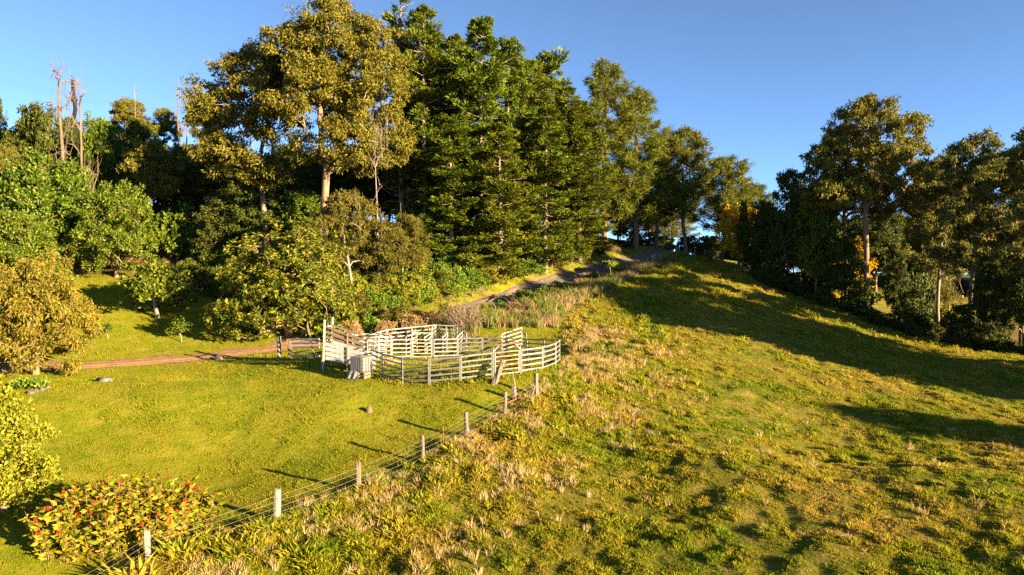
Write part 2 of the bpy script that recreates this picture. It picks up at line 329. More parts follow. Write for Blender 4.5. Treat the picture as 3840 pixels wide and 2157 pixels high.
def gz(x, y):
    z = gz0(x, y); lawn, lit, dtr, sd = zones(x, y)
    ry = np.hypot(np.asarray(x) - YC[0], np.asarray(y) - YC[1])
    rough = (1 - lawn) * sstep(1.6, 4, dtr) * sstep(6.5, 9, ry)
    soft = sstep(1.6, 4, dtr) * sstep(5, 9, ry)
    near = sstep(120, 70, y)
    b = (vnoise(x, y, 1.7, 3) - 0.5) * 0.13 + (vnoise(x, y, 0.7, 4) - 0.5) * 0.2 + (vnoise(x, y, 4.5, 5) - 0.5) * 0.12
    l = (vnoise(x, y, 3.5, 6) - 0.5) * 0.1 + (vnoise(x, y, 0.9, 8) - 0.5) * 0.06
    return z + near * (rough * b + soft * l)
def g1(x, y): return float(gz(np.array([x]), np.array([y]))[0])

def axis(a, b, step, far, k=1.16):
    fine = np.arange(a, b + 1e-6, step); lo = []; hi = []; s = step; p = fine[0]
    while p > -far: s *= k; p -= s; lo.append(p)
    s = step; p = fine[-1]
    while p < far: s *= k; p += s; hi.append(p)
    return np.concatenate([lo[::-1], fine, hi])
gx = axis(-42, 52, 0.34, 2500); gy = axis(20, 106, 0.34, 2500)
GX, GY = np.meshgrid(gx, gy); GZ = gz(GX, GY)
nx, ny = len(gx), len(gy)
idx = np.arange(nx * ny).reshape(ny, nx)
quads = np.stack([idx[:-1, :-1], idx[:-1, 1:], idx[1:, 1:], idx[1:, :-1]], -1).reshape(-1, 4)
def ground_mat():
    m, nt, N, L = new_mat('grassy_ground')
    g = N('ShaderNodeNewGeometry'); a = N('ShaderNodeAttribute'); a.attribute_name = 'zone'
    sp_ = N('ShaderNodeSeparateColor'); L(a.outputs['Color'], sp_.inputs[0])
    def noise(s, det=5, r=0.6):
        n = N('ShaderNodeTexNoise'); n.inputs['Scale'].default_value = s; n.inputs['Detail'].default_value = det; n.inputs['Roughness'].default_value = r
        L(g.outputs['Position'], n.inputs['Vector']); return n.outputs['Fac']
    lawn = ramp(N, L, noise(0.9, 8, 0.7), [(0.3,(0.08,0.12,0.004)),(0.5,(0.17,0.18,0.007)),(0.72,(0.27,0.2,0.035))])
    pad = ramp(N, L, noise(0.8, 8, 0.72), [(0.3,(0.04,0.065,0.004)),(0.48,(0.11,0.11,0.009)),(0.62,(0.19,0.145,0.03)),(0.75,(0.26,0.175,0.055))])
    lit = ramp(N, L, noise(1.6, 8, 0.75), [(0.3,(0.035,0.02,0.012)),(0.5,(0.12,0.05,0.025)),(0.68,(0.2,0.085,0.04))])
    dirt = ramp(N, L, noise(2.2, 8, 0.7), [(0.3,(0.12,0.065,0.032)),(0.5,(0.21,0.125,0.065)),(0.7,(0.29,0.19,0.1))])
    def mix(f, c1, c2):
        x = N('ShaderNodeMix'); x.data_type = 'RGBA'; L(f, x.inputs['Factor']); L(c1, x.inputs['A']); L(c2, x.inputs['B']); return x.outputs['Result']
    c = mix(sp_.outputs[0], pad, lawn); c = mix(sp_.outputs[1], c, lit); c = mix(sp_.outputs[2], c, dirt)
    p = N('ShaderNodeBsdfPrincipled'); p.inputs['Roughness'].default_value = 0.95; p.inputs['Specular IOR Level'].default_value = 0.1
    L(c, p.inputs['Base Color'])
    b = N('ShaderNodeBump'); b.inputs['Strength'].default_value = 0.9; b.inputs['Distance'].default_value = 0.12
    L(noise(5.0, 6, 0.7), b.inputs['Height']); L(b.outputs[0], p.inputs['Normal'])
    o = N('ShaderNodeOutputMaterial'); L(p.outputs[0], o.inputs[0]); return m
M['ground'] = ground_mat()
me = mesh_np('ground', np.stack([GX, GY, GZ], -1).reshape(-1, 3), quads, 4, [M['ground']], True)
zl, zt, zd, zs = zones(GX, GY)
dirt = sstep(1.9, 1.0, zd + (vnoise(GX, GY, 1.3, 11) - 0.5) * 1.6)
# a bare earth scar along the top of the paddock, under the weedy strip
SCAR = np.array([at(*c)[:2] for c in [(545,320,64.5),(575,308,68),(600,297,72.5),(622,286,77.5),(640,276,84)]])
dirt = np.maximum(dirt, 0.9 * sstep(0.7, 0.15, dist_line(GX, GY, SCAR)[0].reshape(GX.shape) + (vnoise(GX, GY, 0.8, 12) - 0.5) * 0.5))
zone = np.stack([zl, zt, dirt, np.ones_like(zl)], -1).reshape(-1, 4)
att = me.color_attributes.new('zone', 'FLOAT_COLOR', 'POINT'); att.data.foreach_set('color', zone.astype(np.float32).ravel())
tag(obj('ground', me), 'rolling grassy ground of lawn, paddock and forest floor', None, None, 'structure')

def ribbon(name, L, half, mat, label, lift, seed):
    rng = np.random.default_rng(seed); n = len(L); T = np.gradient(L, axis=0); T /= np.linalg.norm(T, axis=1)[:, None]
    Nn = np.stack([T[:, 1], -T[:, 0]], 1); us = np.linspace(-1, 1, 13)
    e1 = 1 + (vnoise(np.arange(n) * 0.5, np.zeros(n), 1.4, seed) - 0.5) * 0.5; e2 = 1 + (vnoise(np.arange(n) * 0.5, np.zeros(n) + 50, 1.4, seed) - 0.5) * 0.5
    off = np.where(us[None] < 0, us[None] * e1[:, None], us[None] * e2[:, None]) * half
    X = L[:, 0, None] + Nn[:, 0, None] * off; Y = L[:, 1, None] + Nn[:, 1, None] * off
    prof = np.where(abs(us) > 0.95, -0.06, lift + 0.03 * np.exp(-(us / 0.25) ** 2) - 0.02 * np.exp(-((abs(us) - 0.55) / 0.2) ** 2))
    Z = gz(X, Y) + prof[None]
    m = len(us); id_ = np.arange(n * m).reshape(n, m); q = np.stack([id_[:-1, :-1], id_[1:, :-1], id_[1:, 1:], id_[:-1, 1:]], -1).reshape(-1, 4)
    me = mesh_np(name, np.stack([X, Y, Z], -1).reshape(-1, 3), q, 4, [mat], True)
    u = np.broadcast_to(us[None], (n, m)).astype(np.float32); a = me.attributes.new('across', 'FLOAT', 'POINT'); a.data.foreach_set('value', np.ascontiguousarray(u).ravel())
    return tag(obj(name, me), label, None, None, 'structure')
def track_mat(name, cols, mid):
    m, nt, N, L = new_mat(name); g = N('ShaderNodeNewGeometry')
    n = N('ShaderNodeTexNoise'); n.inputs['Scale'].default_value = 1.8; n.inputs['Detail'].default_value = 9; n.inputs['Roughness'].default_value = 0.72; L(g.outputs['Position'], n.inputs['Vector'])
    c = ramp(N, L, n.outputs['Fac'], [(0.3, cols[0]), (0.5, cols[1]), (0.7, cols[2])])
    a = N('ShaderNodeAttribute'); a.attribute_name = 'across'
    ab = N('ShaderNodeMath'); ab.operation = 'ABSOLUTE'; L(a.outputs['Fac'], ab.inputs[0])
    ad = N('ShaderNodeMath'); ad.operation = 'MULTIPLY_ADD'; ad.inputs[1].default_value = 0.5; L(n.outputs['Fac'], ad.inputs[0]); L(ab.outputs[0], ad.inputs[2])
    k = ramp(N, L, ad.outputs[0], [(0.3,(1,1,1)),(0.5,(0,0,0)),(1.0,(0,0,0)),(1.2,(1,1,1))])
    x = N('ShaderNodeMix'); x.data_type = 'RGBA'; L(k, x.inputs['Factor']); L(c, x.inputs['A']); x.inputs['B'].default_value = (*mid, 1)
    p = N('ShaderNodeBsdfPrincipled'); p.inputs['Roughness'].default_value = 0.95; p.inputs['Specular IOR Level'].default_value = 0.1; L(x.outputs['Result'], p.inputs['Base Color'])
    n2 = N('ShaderNodeTexNoise'); n2.inputs['Scale'].default_value = 7; n2.inputs['Detail'].default_value = 6; L(g.outputs['Position'], n2.inputs['Vector'])
    b = N('ShaderNodeBump'); b.inputs['Strength'].default_value = 0.7; b.inputs['Distance'].default_value = 0.06; L(n2.outputs['Fac'], b.inputs['Height']); L(b.outputs[0], p.inputs['Normal'])
    o = N('ShaderNodeOutputMaterial'); L(p.outputs[0], o.inputs[0]); return m
ribbon('dirt_track', TRACK_R, 1.12, track_mat('red_dirt', [(0.17,0.085,0.04),(0.29,0.165,0.085),(0.37,0.235,0.135)], (0.22,0.15,0.05)), 'reddish bare dirt track below the orchard slope', 0.04, 1)
ribbon('gravel_driveway', DRIVE_R, 1.3, track_mat('grey_gravel', [(0.08,0.066,0.056),(0.135,0.113,0.097),(0.2,0.17,0.148)], (0.11,0.09,0.05)), 'grey gravel driveway climbing to the crest', 0.05, 2)
# ------------------------------------------------------------------ trees: skeletons, tubes and leaves
def unit(v): return v / (np.linalg.norm(v, axis=-1, keepdims=True) + 1e-9)
def tubes_mesh(name, chains, mat, extra=None):
    """chains: list of (pts, radii); one mesh of tapered limbs"""
    Vs = []; Fs = []; n0 = 0
    for pts, r in chains:
        n = len(pts); sides = 7 if r[0] > 0.12 else (5 if r[0] > 0.04 else 3)
        T = np.gradient(pts, axis=0); T = unit(T)
        ref = np.array([0.0, 1.0, 0.0]) if abs(T[:, 2]).mean() > 0.7 else np.array([0.0, 0.0, 1.0])
        A = unit(np.cross(T, ref)); B = np.cross(A, T)
        a = np.arange(sides) * 2 * np.pi / sides
        Pp = pts[:, None] + r[:, None, None] * (np.cos(a)[None, :, None] * A[:, None] + np.sin(a)[None, :, None] * B[:, None])
        Vs.append(Pp.reshape(-1, 3)); i = np.arange((n - 1) * sides); rr = i // sides; k = i % sides; q = (k + 1) % sides
        Fs.append(np.stack([rr * sides + k, rr * sides + q, (rr + 1) * sides + q, (rr + 1) * sides + k], 1) + n0); n0 += n * sides
    return mesh_np(name, np.concatenate(Vs), np.concatenate(Fs), 4, [mat], True)
def leaves_mesh(name, P, D, L, Wd, mat, rng, midx=None):
    """one kite-shaped leaf per row, folded a little along its rib: P base, D direction, L length, Wd half width"""
    n = len(P); D = unit(D); L = np.broadcast_to(L, (n,))[:, None]; Wd = np.broadcast_to(Wd, (n,))[:, None]
    R = rng.normal(size=(n, 3)); Wv = unit(np.cross(D, R)); Nv = np.cross(D, Wv)
    mid = P + D * L * 0.45 - Nv * Wd * 0.35
    V = np.stack([P, mid + Wv * Wd, P + D * L - Nv * L * 0.08, mid - Wv * Wd], 1).reshape(-1, 3)
    mats = mat if isinstance(mat, (list, tuple)) else [mat]
    return mesh_np(name, V, np.arange(4 * n), 4, mats, False, midx)
def grow(targets, trunk, rng, up=0.25, step=0.7, avoid=2.0):
    """join every target to the nearest fitting limb; returns chains of node indices, positions, weights"""
    cap = len(trunk) + 1
    pos = [np.array(p, float) for p in trunk]; par = [-1] + list(range(len(trunk) - 1)); chains = [list(range(len(trunk)))]
    A = np.zeros((len(trunk) + len(targets) * 14 + 10, 3)); A[:len(pos)] = pos; n = len(pos)
    dirs = np.zeros_like(A); tt = np.gradient(np.array(trunk, float), axis=0); dirs[:n] = unit(tt)
    base = A[0].copy(); order = np.argsort(np.hypot(targets[:, 0] - base[0], targets[:, 1] - base[1]) + 0.35 * targets[:, 2])
    wt = {}
    lo = max(1, int(len(trunk) * 0.3))
    for t in targets[order]:
        v = t - A[lo:n]; d = np.linalg.norm(v, axis=1) + 1e-6
        cost = d * (1 + avoid * np.clip(0.25 - v[:, 2] / d, 0, 1.2))
        j = lo + int(np.argmin(cost)); p0 = A[j]; dd = np.linalg.norm(t - p0)
        m = int(np.clip(dd / step, 2, 12)); c = p0 + (dirs[j] * 0.5 + unit(t - p0) * 0.6 + np.array([0, 0, up])) * dd * 0.42
        u = np.linspace(0, 1, m + 1)[1:, None]; Q = (1 - u) ** 2 * p0 + 2 * u * (1 - u) * c + u * u * t
        Q[:-1] += rng.normal(0, 0.035 * min(dd, 3), (m - 1, 3)) if m > 1 else 0
        ch = [j]; pj = j
        for k in range(m):
            if n >= len(A): break
            A[n] = Q[k]; dirs[n] = unit(Q[k] - A[pj]); par.append(pj); ch.append(n); pj = n; n += 1
        chains.append(ch); wt[pj] = 1
    W = np.zeros(n)
    for k in wt: W[k] += 1
    W[len(trunk) - 1] += 1
    for i in range(n - 1, 0, -1): W[par[i]] += W[i]
    return A[:n], chains, W
def limb_mesh(name, A, chains, W, r_tip, mat, p=0.45, flare=1.35):
    R = r_tip * np.maximum(W, 1) ** p; out = []
    for ci, ch in enumerate(chains):
        r = R[ch].copy()
        if ci > 0: r[0] = min(r[0], r[1] * 1.3)
        else:
            h = A[ch][:, 2]; r *= 1 + (flare - 1) * np.exp(-(h - h[0]) / 0.8)
        r[-1] *= 0.6
        out.append((A[ch], r))
    return tubes_mesh(name, out, mat)
def lobe_points(lobes, n, rng, sep, top=0.25, inner=0.55):
    """clump centres near the skins of a set of ellipsoid lobes (x,y,z,rx,rz)"""
    lobes = np.array(lobes, float); w = lobes[:, 3] ** 2; w /= w.sum(); out = np.zeros((0, 3)); tries = 0
    while len(out) < n and tries < 6000:
        tries += 1; l = lobes[rng.choice(len(lobes), p=w)]
        v = unit(rng.normal(size=3)); v[2] = v[2] + top; v = unit(v)
        p = l[:3] + v * np.array([l[3], l[3], l[4]]) * rng.uniform(inner, 1.0)
        if len(out) and np.min(np.linalg.norm((out - p) * [1, 1, 1.3], axis=1)) < sep: continue
        out = np.concatenate([out, p[None]])
    return out
def clump_leaves(Cn, rad, flat, per, rng, droop=0.6, out=0.5, jitter=0.3, lift=0.0):
    """leaf bases and directions filling a clump round each centre; more leaves towards the outside and top"""
    n = len(Cn); K = n * per; i = np.repeat(np.arange(n), per)
    rr = rad * rng.uniform(1 - jitter, 1 + jitter, n)
    v = unit(rng.normal(size=(K, 3))); v[:, 2] = v[:, 2] * 0.9 + 0.12
    s = rng.uniform(0, 1, K) ** 0.42
    S = 8; w8 = unit(rng.normal(size=(n, S, 3))) * rng.uniform(0.25, 0.95, (n, S, 1)) * rng.uniform(0.6, 1.3, (n, 1, 3))   # uneven knots of leaves inside each clump
    j = rng.integers(0, S, K)
    off = (w8[i, j] + v * s[:, None] * rng.uniform(0.32, 0.55, (n, S))[i, j][:, None]) * rr[i][:, None]; off[:, 2] *= flat
    Pn = Cn[i] + off
    D = v * out + rng.normal(size=(K, 3)) * 0.55; D[:, 2] -= droop; D[:, 2] += lift
    return Pn, D
PROTO = {}
def reg(key, limbs, crown, H, Wd): PROTO[key] = (limbs, crown, H, Wd)

def crowned(key, seed, H, lobes, nclump, sep, rad, flat, per, leaf, lmat, bark, trunk_top, lean=(0, 0), r_tip=0.03, droop=0.6, out=0.5, top=0.25, inner=0.55, lift=0.0, p=0.45, Wd=None, up=0.25, extra_targets=None):
    rng = np.random.default_rng(seed)
    Cn = lobe_points(lobes, nclump, rng, sep, top, inner)
    k = max(6, int(trunk_top / 0.9)); t = np.linspace(0, 1, k)
    trunk = np.stack([lean[0] * t ** 1.5 + np.cumsum(rng.normal(0, 0.05, k)) * (t > 0), lean[1] * t ** 1.5 + np.cumsum(rng.normal(0, 0.05, k)), t * trunk_top], 1)
    tg = Cn if extra_targets is None else np.concatenate([Cn, extra_targets])
    A, ch, W = grow(tg, trunk, rng, up)
    limbs = limb_mesh(key + '_limbs', A, ch, W, r_tip, bark, p)
    Pn, D = clump_leaves(Cn, rad, flat, per, rng, droop, out, lift=lift)
    n = len(Pn)
    crown = leaves_mesh(key + '_leaves', Pn, D, leaf[0] * rng.uniform(0.6, 1.25, n), leaf[1] * rng.uniform(0.7, 1.2, n), lmat, rng)
    mx = (np.abs(Cn[:, :2]).max() + rad) * 2
    reg(key, limbs, crown, max(H, float(Pn[:, 2].max())), Wd or mx)

def rand_lobes(rng, n, R, z0, z1, r, rz=0.75, peak=0.6):
    """lobes spread inside a dome between heights z0 and z1 with radius R"""
    out = []
    for i in range(n):
        u = (i + 0.5) / n; z = z0 + (z1 - z0) * u
        prof = math.sin(math.pi * min(1, (0.25 + 0.75 * u) ** 0.9)) ** 0.6 if u > 0.3 else 0.75
        a = i * 2.4 + rng.uniform(-0.4, 0.4); q = R * prof * rng.uniform(0.45, 0.85) * (0.25 if u > 0.88 else 1)
        out.append((math.cos(a) * q, math.sin(a) * q, z, r * rng.uniform(0.8, 1.2), r * rz))
    return out

# --- eucalypts
rg = np.random.default_rng(5)
hero = [(-0.5,1.5,24.0,4.0,3.2),(3.6,0.5,23.4,4.0,3.4),(4.5,2,18,3.4,2.6),(1.4,0.5,27.6,5.2,4.6),(6.4,-0.8,20.6,3.8,4.2),(3.2,-2,15.4,4.0,3.2),(-3.2,0,26.0,3.8,3.2),(5.8,1.5,26.6,3.4,3.6),(7.6,0,15.6,2.8,3.2),(0.2,-3,22.0,3.0,2.8),(-3.0,-2.4,19.4,2.8,2.4),(1.5,3.5,20,3.5,3),(-1.6,-1.5,15.2,2.2,1.7)]
crowned('hero_euc', 11, 32, hero, 275, 1.15, 1.45, 0.72, 350, (0.36,0.085), M['l_euc'], M['bark_euc'], 14, (0.6, 0), 0.034, 0.55, 0.5, 0.3)
left = [(-1.0,0,20.5,4.0,3.4),(-4.6,-1,17,3.2,2.8),(-4.2,-1,12.2,3.0,2.4),(1.6,-1.5,15.4,3.0,2.4),(2.6,1,21,2.8,2.4),(0.4,-2,10.4,2.6,1.8)]
crowned('left_euc', 12, 24, left, 140, 1.15, 1.38, 0.7, 340, (0.36,0.085), M['l_euc'], M['bark_euc'], 12, (-0.6, 0), 0.032, 0.55, 0.5, 0.3)
open_ = [(0.2,0,21.5,4.0,2.4),(-4.8,0,17.5,3.4,2.2),(4.4,-1,18,3.4,2.2),(-2,-2,14.2,3.2,1.8),(3.6,1.5,13,3.2,1.8),(0,2,17.5,3.4,2),(-6,1,12.6,2.6,1.6),(6.4,0,13.8,2.6,1.7),(-2.5,3.5,20,3,1.9),(2,-3.5,20.2,3,1.9),(2.4,-2.5,15.4,2.6,1.5),(-4,3,15,2.6,1.5)]
crowned('open_euc', 13, 24, open_, 165, 1.15, 1.3, 0.6, 300, (0.36,0.085), M['l_euc'], M['bark_euc'], 14, (0.5, 0.3), 0.036, 0.5, 0.5, 0.45)
tall_ = [(0,0,23,3.0,1.9),(-3.0,0.4,20.4,2.6,1.6),(3.1,-0.6,20.8,2.6,1.6),(-1.5,-1.6,16.6,2.5,1.5),(2.6,1.2,15.4,2.5,1.5),(-3.4,1,12,2.3,1.4),(3.6,-0.6,10.6,2.3,1.4),(0.5,2.8,19,2.4,1.5),(-0.6,-2.8,19.4,2.4,1.5),(0.2,0.4,13.6,2.3,1.3),(-0.4,2,10,2,1.2)]
crowned('tall_euc', 14, 25, tall_, 120, 1.1, 1.2, 0.6, 290, (0.36,0.085), M['l_euc2'], M['bark_pale'], 17, (-0.4, 0.2), 0.034, 0.5, 0.5, 0.45)
wisp = [(0,0,9.5,3.2,1.8),(-2.6,0,7.2,2.6,1.5),(2.8,-0.6,7.6,2.8,1.6),(0.5,-1.6,5.2,2.8,1.5),(-3.0,-0.8,4.2,2.2,1.3),(3.4,0,4.4,2.4,1.3)]
crowned('olive_tree', 15, 11, wisp, 80, 0.95, 1.1, 0.65, 260, (0.4,0.055), M['l_olive'], M['bark_pale'], 6, (0.8, 0), 0.024, 0.6, 0.4, 0.2)
# --- broadleaves of the forest edge
for i, (lm, sd) in enumerate([('l_dark', 21), ('l_mid', 22), ('l_dark', 23)]):
    r_ = np.random.default_rng(sd)
    crowned('broadleaf_%d' % i, sd, 13, rand_lobes(r_, 9, 3.6, 4.0, 11.0, 2.3), 105, 0.95, 1.05, 0.7, 190, (0.36,0.1), M[lm], M['bark_brown'], 7, (0.4, 0.2), 0.026, 0.35, 0.6, 0.25)
r_ = np.random.default_rng(24)
crowned('olive_crown', 24, 12, rand_lobes(r_, 7, 5.0, 6.0, 10.6, 2.4, 0.45), 95, 1.0, 1.15, 0.45, 210, (0.38,0.09), M['l_euc'], M['bark_euc'], 6, (0.4, 0), 0.03, 0.4, 0.5, 0.5)
# --- dense orchard domes
def dome(key, seed, R, H, n, per, rad, leaf, lm, bark, droop, lobn=10, trunk_top=None, lift=0.0, low=0.28):
    rng = np.random.default_rng(seed); lob = []
    for i in range(lobn):
        a = i * 2.4; u = (i + 0.5) / lobn; z = H * (low + (0.80 - low) * u); q = R * 0.55 * math.sqrt(max(0.05, 1 - u ** 2.2))
        lob.append((math.cos(a) * q, math.sin(a) * q, z, R * 0.5, H * 0.24))
    crowned(key, seed, H, lob, n, rad * 0.72, rad, 0.8, per, leaf, lm, bark, trunk_top or H * 0.5, (0.2, 0), 0.02, droop, 0.75, 0.2, 0.7, lift, 0.45, R * 2)
dome('avocado', 31, 5.0, 9.5, 160, 190, 0.95, (0.36,0.08), M['l_avo'], M['bark_brown'], 0.25, 13, lift=0.15)
dome('small_avocado', 32, 3.2, 4.6, 75, 100, 0.62, (0.34,0.085), M['l_avo'], M['bark_pale'], 0.1, 8, lift=0.2, low=0.34)
dome('mango', 33, 4.6, 8.0, 180, 220, 0.85, (0.33,0.05), M['l_mango'], M['bark_brown'], 0.75, 13, low=0.2)
dome('leafy_shrub', 34, 2.2, 6.0, 95, 200, 0.62, (0.2,0.06), M['l_yellow'], M['bark_brown'], 0.15, 9, lift=0.1, low=0.12)
# rosettes
def rosette_tree(key, seed, R, H, n, lm, leaf=0.42, wd=0.085):
    rng = np.random.default_rng(seed); lob = []
    for i in range(12):
        a = i * 2.4; u = (i + 0.5) / 12; q = R * 0.55 * math.sqrt(max(0.05, 1 - u ** 2.2)); lob.append((math.cos(a) * q, math.sin(a) * q, H * (0.13 + 0.68 * u), R * 0.48, H * 0.2))
    Cn = lobe_points(lob, n, rng, 0.4, 0.15, 0.72); Cn = Cn * (0.8 + 0.42 * vnoise(np.arctan2(Cn[:, 1], Cn[:, 0]) * 2.2, Cn[:, 2] * 0.7, 1.0, seed))[:, None] * [1, 1, 0.98]
    t = np.linspace(0, 1, 8)[:, None]; trunk = np.concatenate([t * 0.3, t * 0, t * H * 0.5], 1)
    A, ch, W = grow(Cn[::3], trunk, rng, 0.3); limbs = limb_mesh(key + '_limbs', A, ch, W, 0.02, M['bark_brown'])
    cz = np.array([0, 0, H * 0.35]); ax = unit(unit(Cn - cz) + np.array([0, 0, 0.5]) + rng.normal(0, 0.25, Cn.shape)); per = 26
    i = np.repeat(np.arange(len(Cn)), per); ph = rng.uniform(0, 2 * np.pi, len(i)); el = rng.uniform(-0.45, 0.7, len(i))
    a1 = unit(np.cross(ax, [0.3, 0.2, 0.9])); a2 = np.cross(ax, a1)
    D = a1[i] * np.cos(ph)[:, None] + a2[i] * np.sin(ph)[:, None] + ax[i] * el[:, None]
    Pn = Cn[i] + rng.normal(0, 0.12, (len(i), 3)) - ax[i] * rng.uniform(0, 0.3, len(i))[:, None]
    crown = leaves_mesh(key + '_leaves', Pn, D, leaf * rng.uniform(0.7, 1.2, len(i)), wd, lm, rng); reg(key, limbs, crown, H, R * 2)
rosette_tree('rosette_tree', 41, 6.2, 10.5, 1250, M['l_rosette'], 0.36, 0.07)
# --- conifers
def hoop(key, seed, H, Rb, n_whorl, tufts, z_low, bare=0.0, per=52, top_thin=0.0):
    rng = np.random.default_rng(seed); chains = []; TP = []; TD = []; TR = []
    k = 24; t = np.linspace(0, 1, k); wob = np.cumsum(rng.normal(0, 0.03, (k, 2)), 0)
    trunk = np.stack([wob[:, 0], wob[:, 1], t * H], 1); chains.append((trunk, 0.30 * H / 28 * (1 - t) ** 0.8 + 0.03))
    zs = np.linspace(z_low, 0.985, n_whorl)
    for wi, zf in enumerate(zs):
        zw = zf * H; prof = Rb * (min(1, (1 - zf) * 3.4 + 0.13)) ** 0.75 * rng.uniform(0.7, 1.15)
        nb = rng.integers(4, 7); a0 = rng.uniform(0, 6.28)
        for b in range(nb):
            a = a0 + b * 6.283 / nb + rng.uniform(-0.25, 0.25); ln = prof * rng.uniform(0.5, 1.2) * (0.72 + 0.6 * float(vnoise(math.cos(a) * 1.3 + seed, zf * 9, 1.0, seed)))
            if rng.uniform() < 0.08: continue
            z = min(H * 0.985, zw + rng.normal(0, 0.45)); rise = rng.uniform(-0.12, 0.5) + 0.5 * max(0, zf - 0.7)
            c0 = np.array([np.interp(z, trunk[:, 2], trunk[:, 0]), np.interp(z, trunk[:, 2], trunk[:, 1]), z])
            dh = np.array([math.cos(a), math.sin(a), 0.0]); u = np.linspace(0, 1, 6)[:, None]
            sag = rng.uniform(-0.25, 0.05) * ln
            pts = c0 + dh * ln * u + np.array([0, 0, 1]) * (rise * ln * u + sag * 4 * u * (1 - u) * 0.6)
            chains.append((pts, np.linspace(0.075, 0.026, 6) * (0.5 + 0.5 * ln / Rb)))
            if rng.uniform() < bare: continue
            side = np.array([-dh[1], dh[0], 0])
            nt_ = max(2, int(round(tufts * (0.4 + 0.6 * ln / Rb))))
            for q in range(nt_):
                f = 1 - 0.74 * (q / max(1, nt_)) ** 0.9 if q else 1.0
                p = c0 + dh * ln * f + np.array([0, 0, rise * ln * f + sag * 4 * f * (1 - f) * 0.6])
                lat = rng.uniform(-1, 1) * 0.36 * ln * (1.15 - f) + rng.normal(0, 0.15)
                p2 = p + side * lat + np.array([0, 0, rng.uniform(0.0, 0.5)])
                TP.append(p2); TD.append(unit(dh * 0.7 + side * np.sign(lat) * 0.4 + np.array([0, 0, 0.55]))); TR.append(rng.uniform(0.5, 0.95) * (0.7 + 0.3 * ln / Rb))
    TP.append(trunk[-1]); TD.append(np.array([0, 0, 1.0])); TR.append(0.4)
    TP = np.array(TP); TD = np.array(TD); TR = np.array(TR); i = np.repeat(np.arange(len(TP)), per); n = len(i)
    v = unit(rng.normal(size=(n, 3)) + TD[i] * 0.8); v[:, 2] = np.where(v[:, 2] < -0.1, v[:, 2] * 0.35, v[:, 2])
    s = rng.uniform(0.15, 0.75, n)[:, None]
    Pn = TP[i] + v * s * TR[i][:, None] * np.array([0.9, 0.9, 0.95])
    crown = leaves_mesh(key + '_needles', Pn, v + TD[i] * 0.35 + rng.normal(0, 0.2, (n, 3)), TR[i] * rng.uniform(0.45, 0.8, n), 0.07, M['l_hoop'], rng)
    reg(key, tubes_mesh(key + '_limbs', chains, M['bark_hoop']), crown, H, Rb * 2.1)
hoop('hoop_a', 51, 28, 3.5, 27, 8, 0.08)
hoop('hoop_b', 52, 28, 3.1, 25, 7, 0.12, 0.05)
hoop('hoop_c', 53, 26, 3.6, 25, 8, 0.05)
hoop('hoop_bare', 54, 30, 2.8, 30, 5, 0.2, 0.62)
hoop('hoop_thin', 55, 18, 2.1, 17, 5, 0.3, 0.02)
def slash(key, seed, H, Rb, n_br, z_low, lm, per=30, rad=0.85, shape=0.75):
    rng = np.random.default_rng(seed); chains = []; TP = []; TD = []
    k = 20; t = np.linspace(0, 1, k); wob = np.cumsum(rng.normal(0, 0.05, (k, 2)), 0); trunk = np.stack([wob[:, 0], wob[:, 1], t * H], 1)
    chains.append((trunk, 0.3 * H / 22 * (1 - t) ** 0.75 + 0.035))
    for b in range(n_br):
        zf = z_low + (0.97 - z_low) * (b + rng.uniform(0, 1)) / n_br; a = b * 2.4 + rng.uniform(-0.5, 0.5); z = zf * H
        v = (zf - z_low) / (1 - z_low); ln = Rb * (math.sin(math.pi * (0.22 + 0.78 * v) ** 0.85) ** shape * 0.9 + 0.14) * rng.uniform(0.65, 1.15)
        c0 = np.array([np.interp(z, trunk[:, 2], trunk[:, 0]), np.interp(z, trunk[:, 2], trunk[:, 1]), z]); dh = np.array([math.cos(a), math.sin(a), 0])
        u = np.linspace(0, 1, 6)[:, None]; rise = rng.uniform(0.15, 0.55)
        pts = c0 + dh * ln * u + np.array([0, 0, 1]) * (rise * ln * u ** 1.6) + rng.normal(0, 0.04, (6, 3)) * u
        chains.append((pts, np.linspace(0.065, 0.015, 6) * (0.5 + ln / Rb * 0.5)))
        nt_ = max(3, int(4 + 5 * ln / Rb)); side = np.array([-dh[1], dh[0], 0])
        for q in range(nt_):
            f = rng.uniform(0.38, 1.0) if q else 1.0; lat = rng.uniform(-1, 1) * 0.42 * ln * (1.15 - f)
            e = c0 + dh * ln * (f + 0.08) + side * lat + np.array([0, 0, rise * ln * f ** 1.6 + rng.uniform(0, 0.45)])
            s0 = c0 + dh * ln * f * 0.8 + np.array([0, 0, rise * ln * (f * 0.8) ** 1.6]); chains.append((np.stack([s0, 0.5 * (s0 + e) + [0, 0, 0.03], e]), np.array([0.02, 0.016, 0.01])))
            TP.append(e); TD.append(unit(dh * 0.5 + side * np.sign(lat) * 0.3 + np.array([0, 0, 0.7])))
    TP.append(trunk[-1]); TD.append(np.array([0, 0, 1.0])); TP = np.array(TP); TD = np.array(TD)
    i = np.repeat(np.arange(len(TP)), per); n = len(i); v = unit(rng.normal(size=(n, 3)) + TD[i] * 0.75)
    Pn = TP[i] + rng.normal(0, 0.14, (n, 3)) + v * 0.08
    reg(key, tubes_mesh(key + '_limbs', chains, M['bark_pine']), leaves_mesh(key + '_needles', Pn, v, rad * rng.uniform(0.5, 1.0, n), 0.04, lm, rng), H, Rb * 2.1)
slash('slash_a', 61, 24, 3.8, 110, 0.14, M['l_pine'], 36)
slash('slash_b', 62, 22, 4.0, 90, 0.2, M['l_pine'], 36, shape=0.6)
slash('slash_c', 63, 15, 3.4, 62, 0.3, M['l_pine'], 36, shape=0.5)
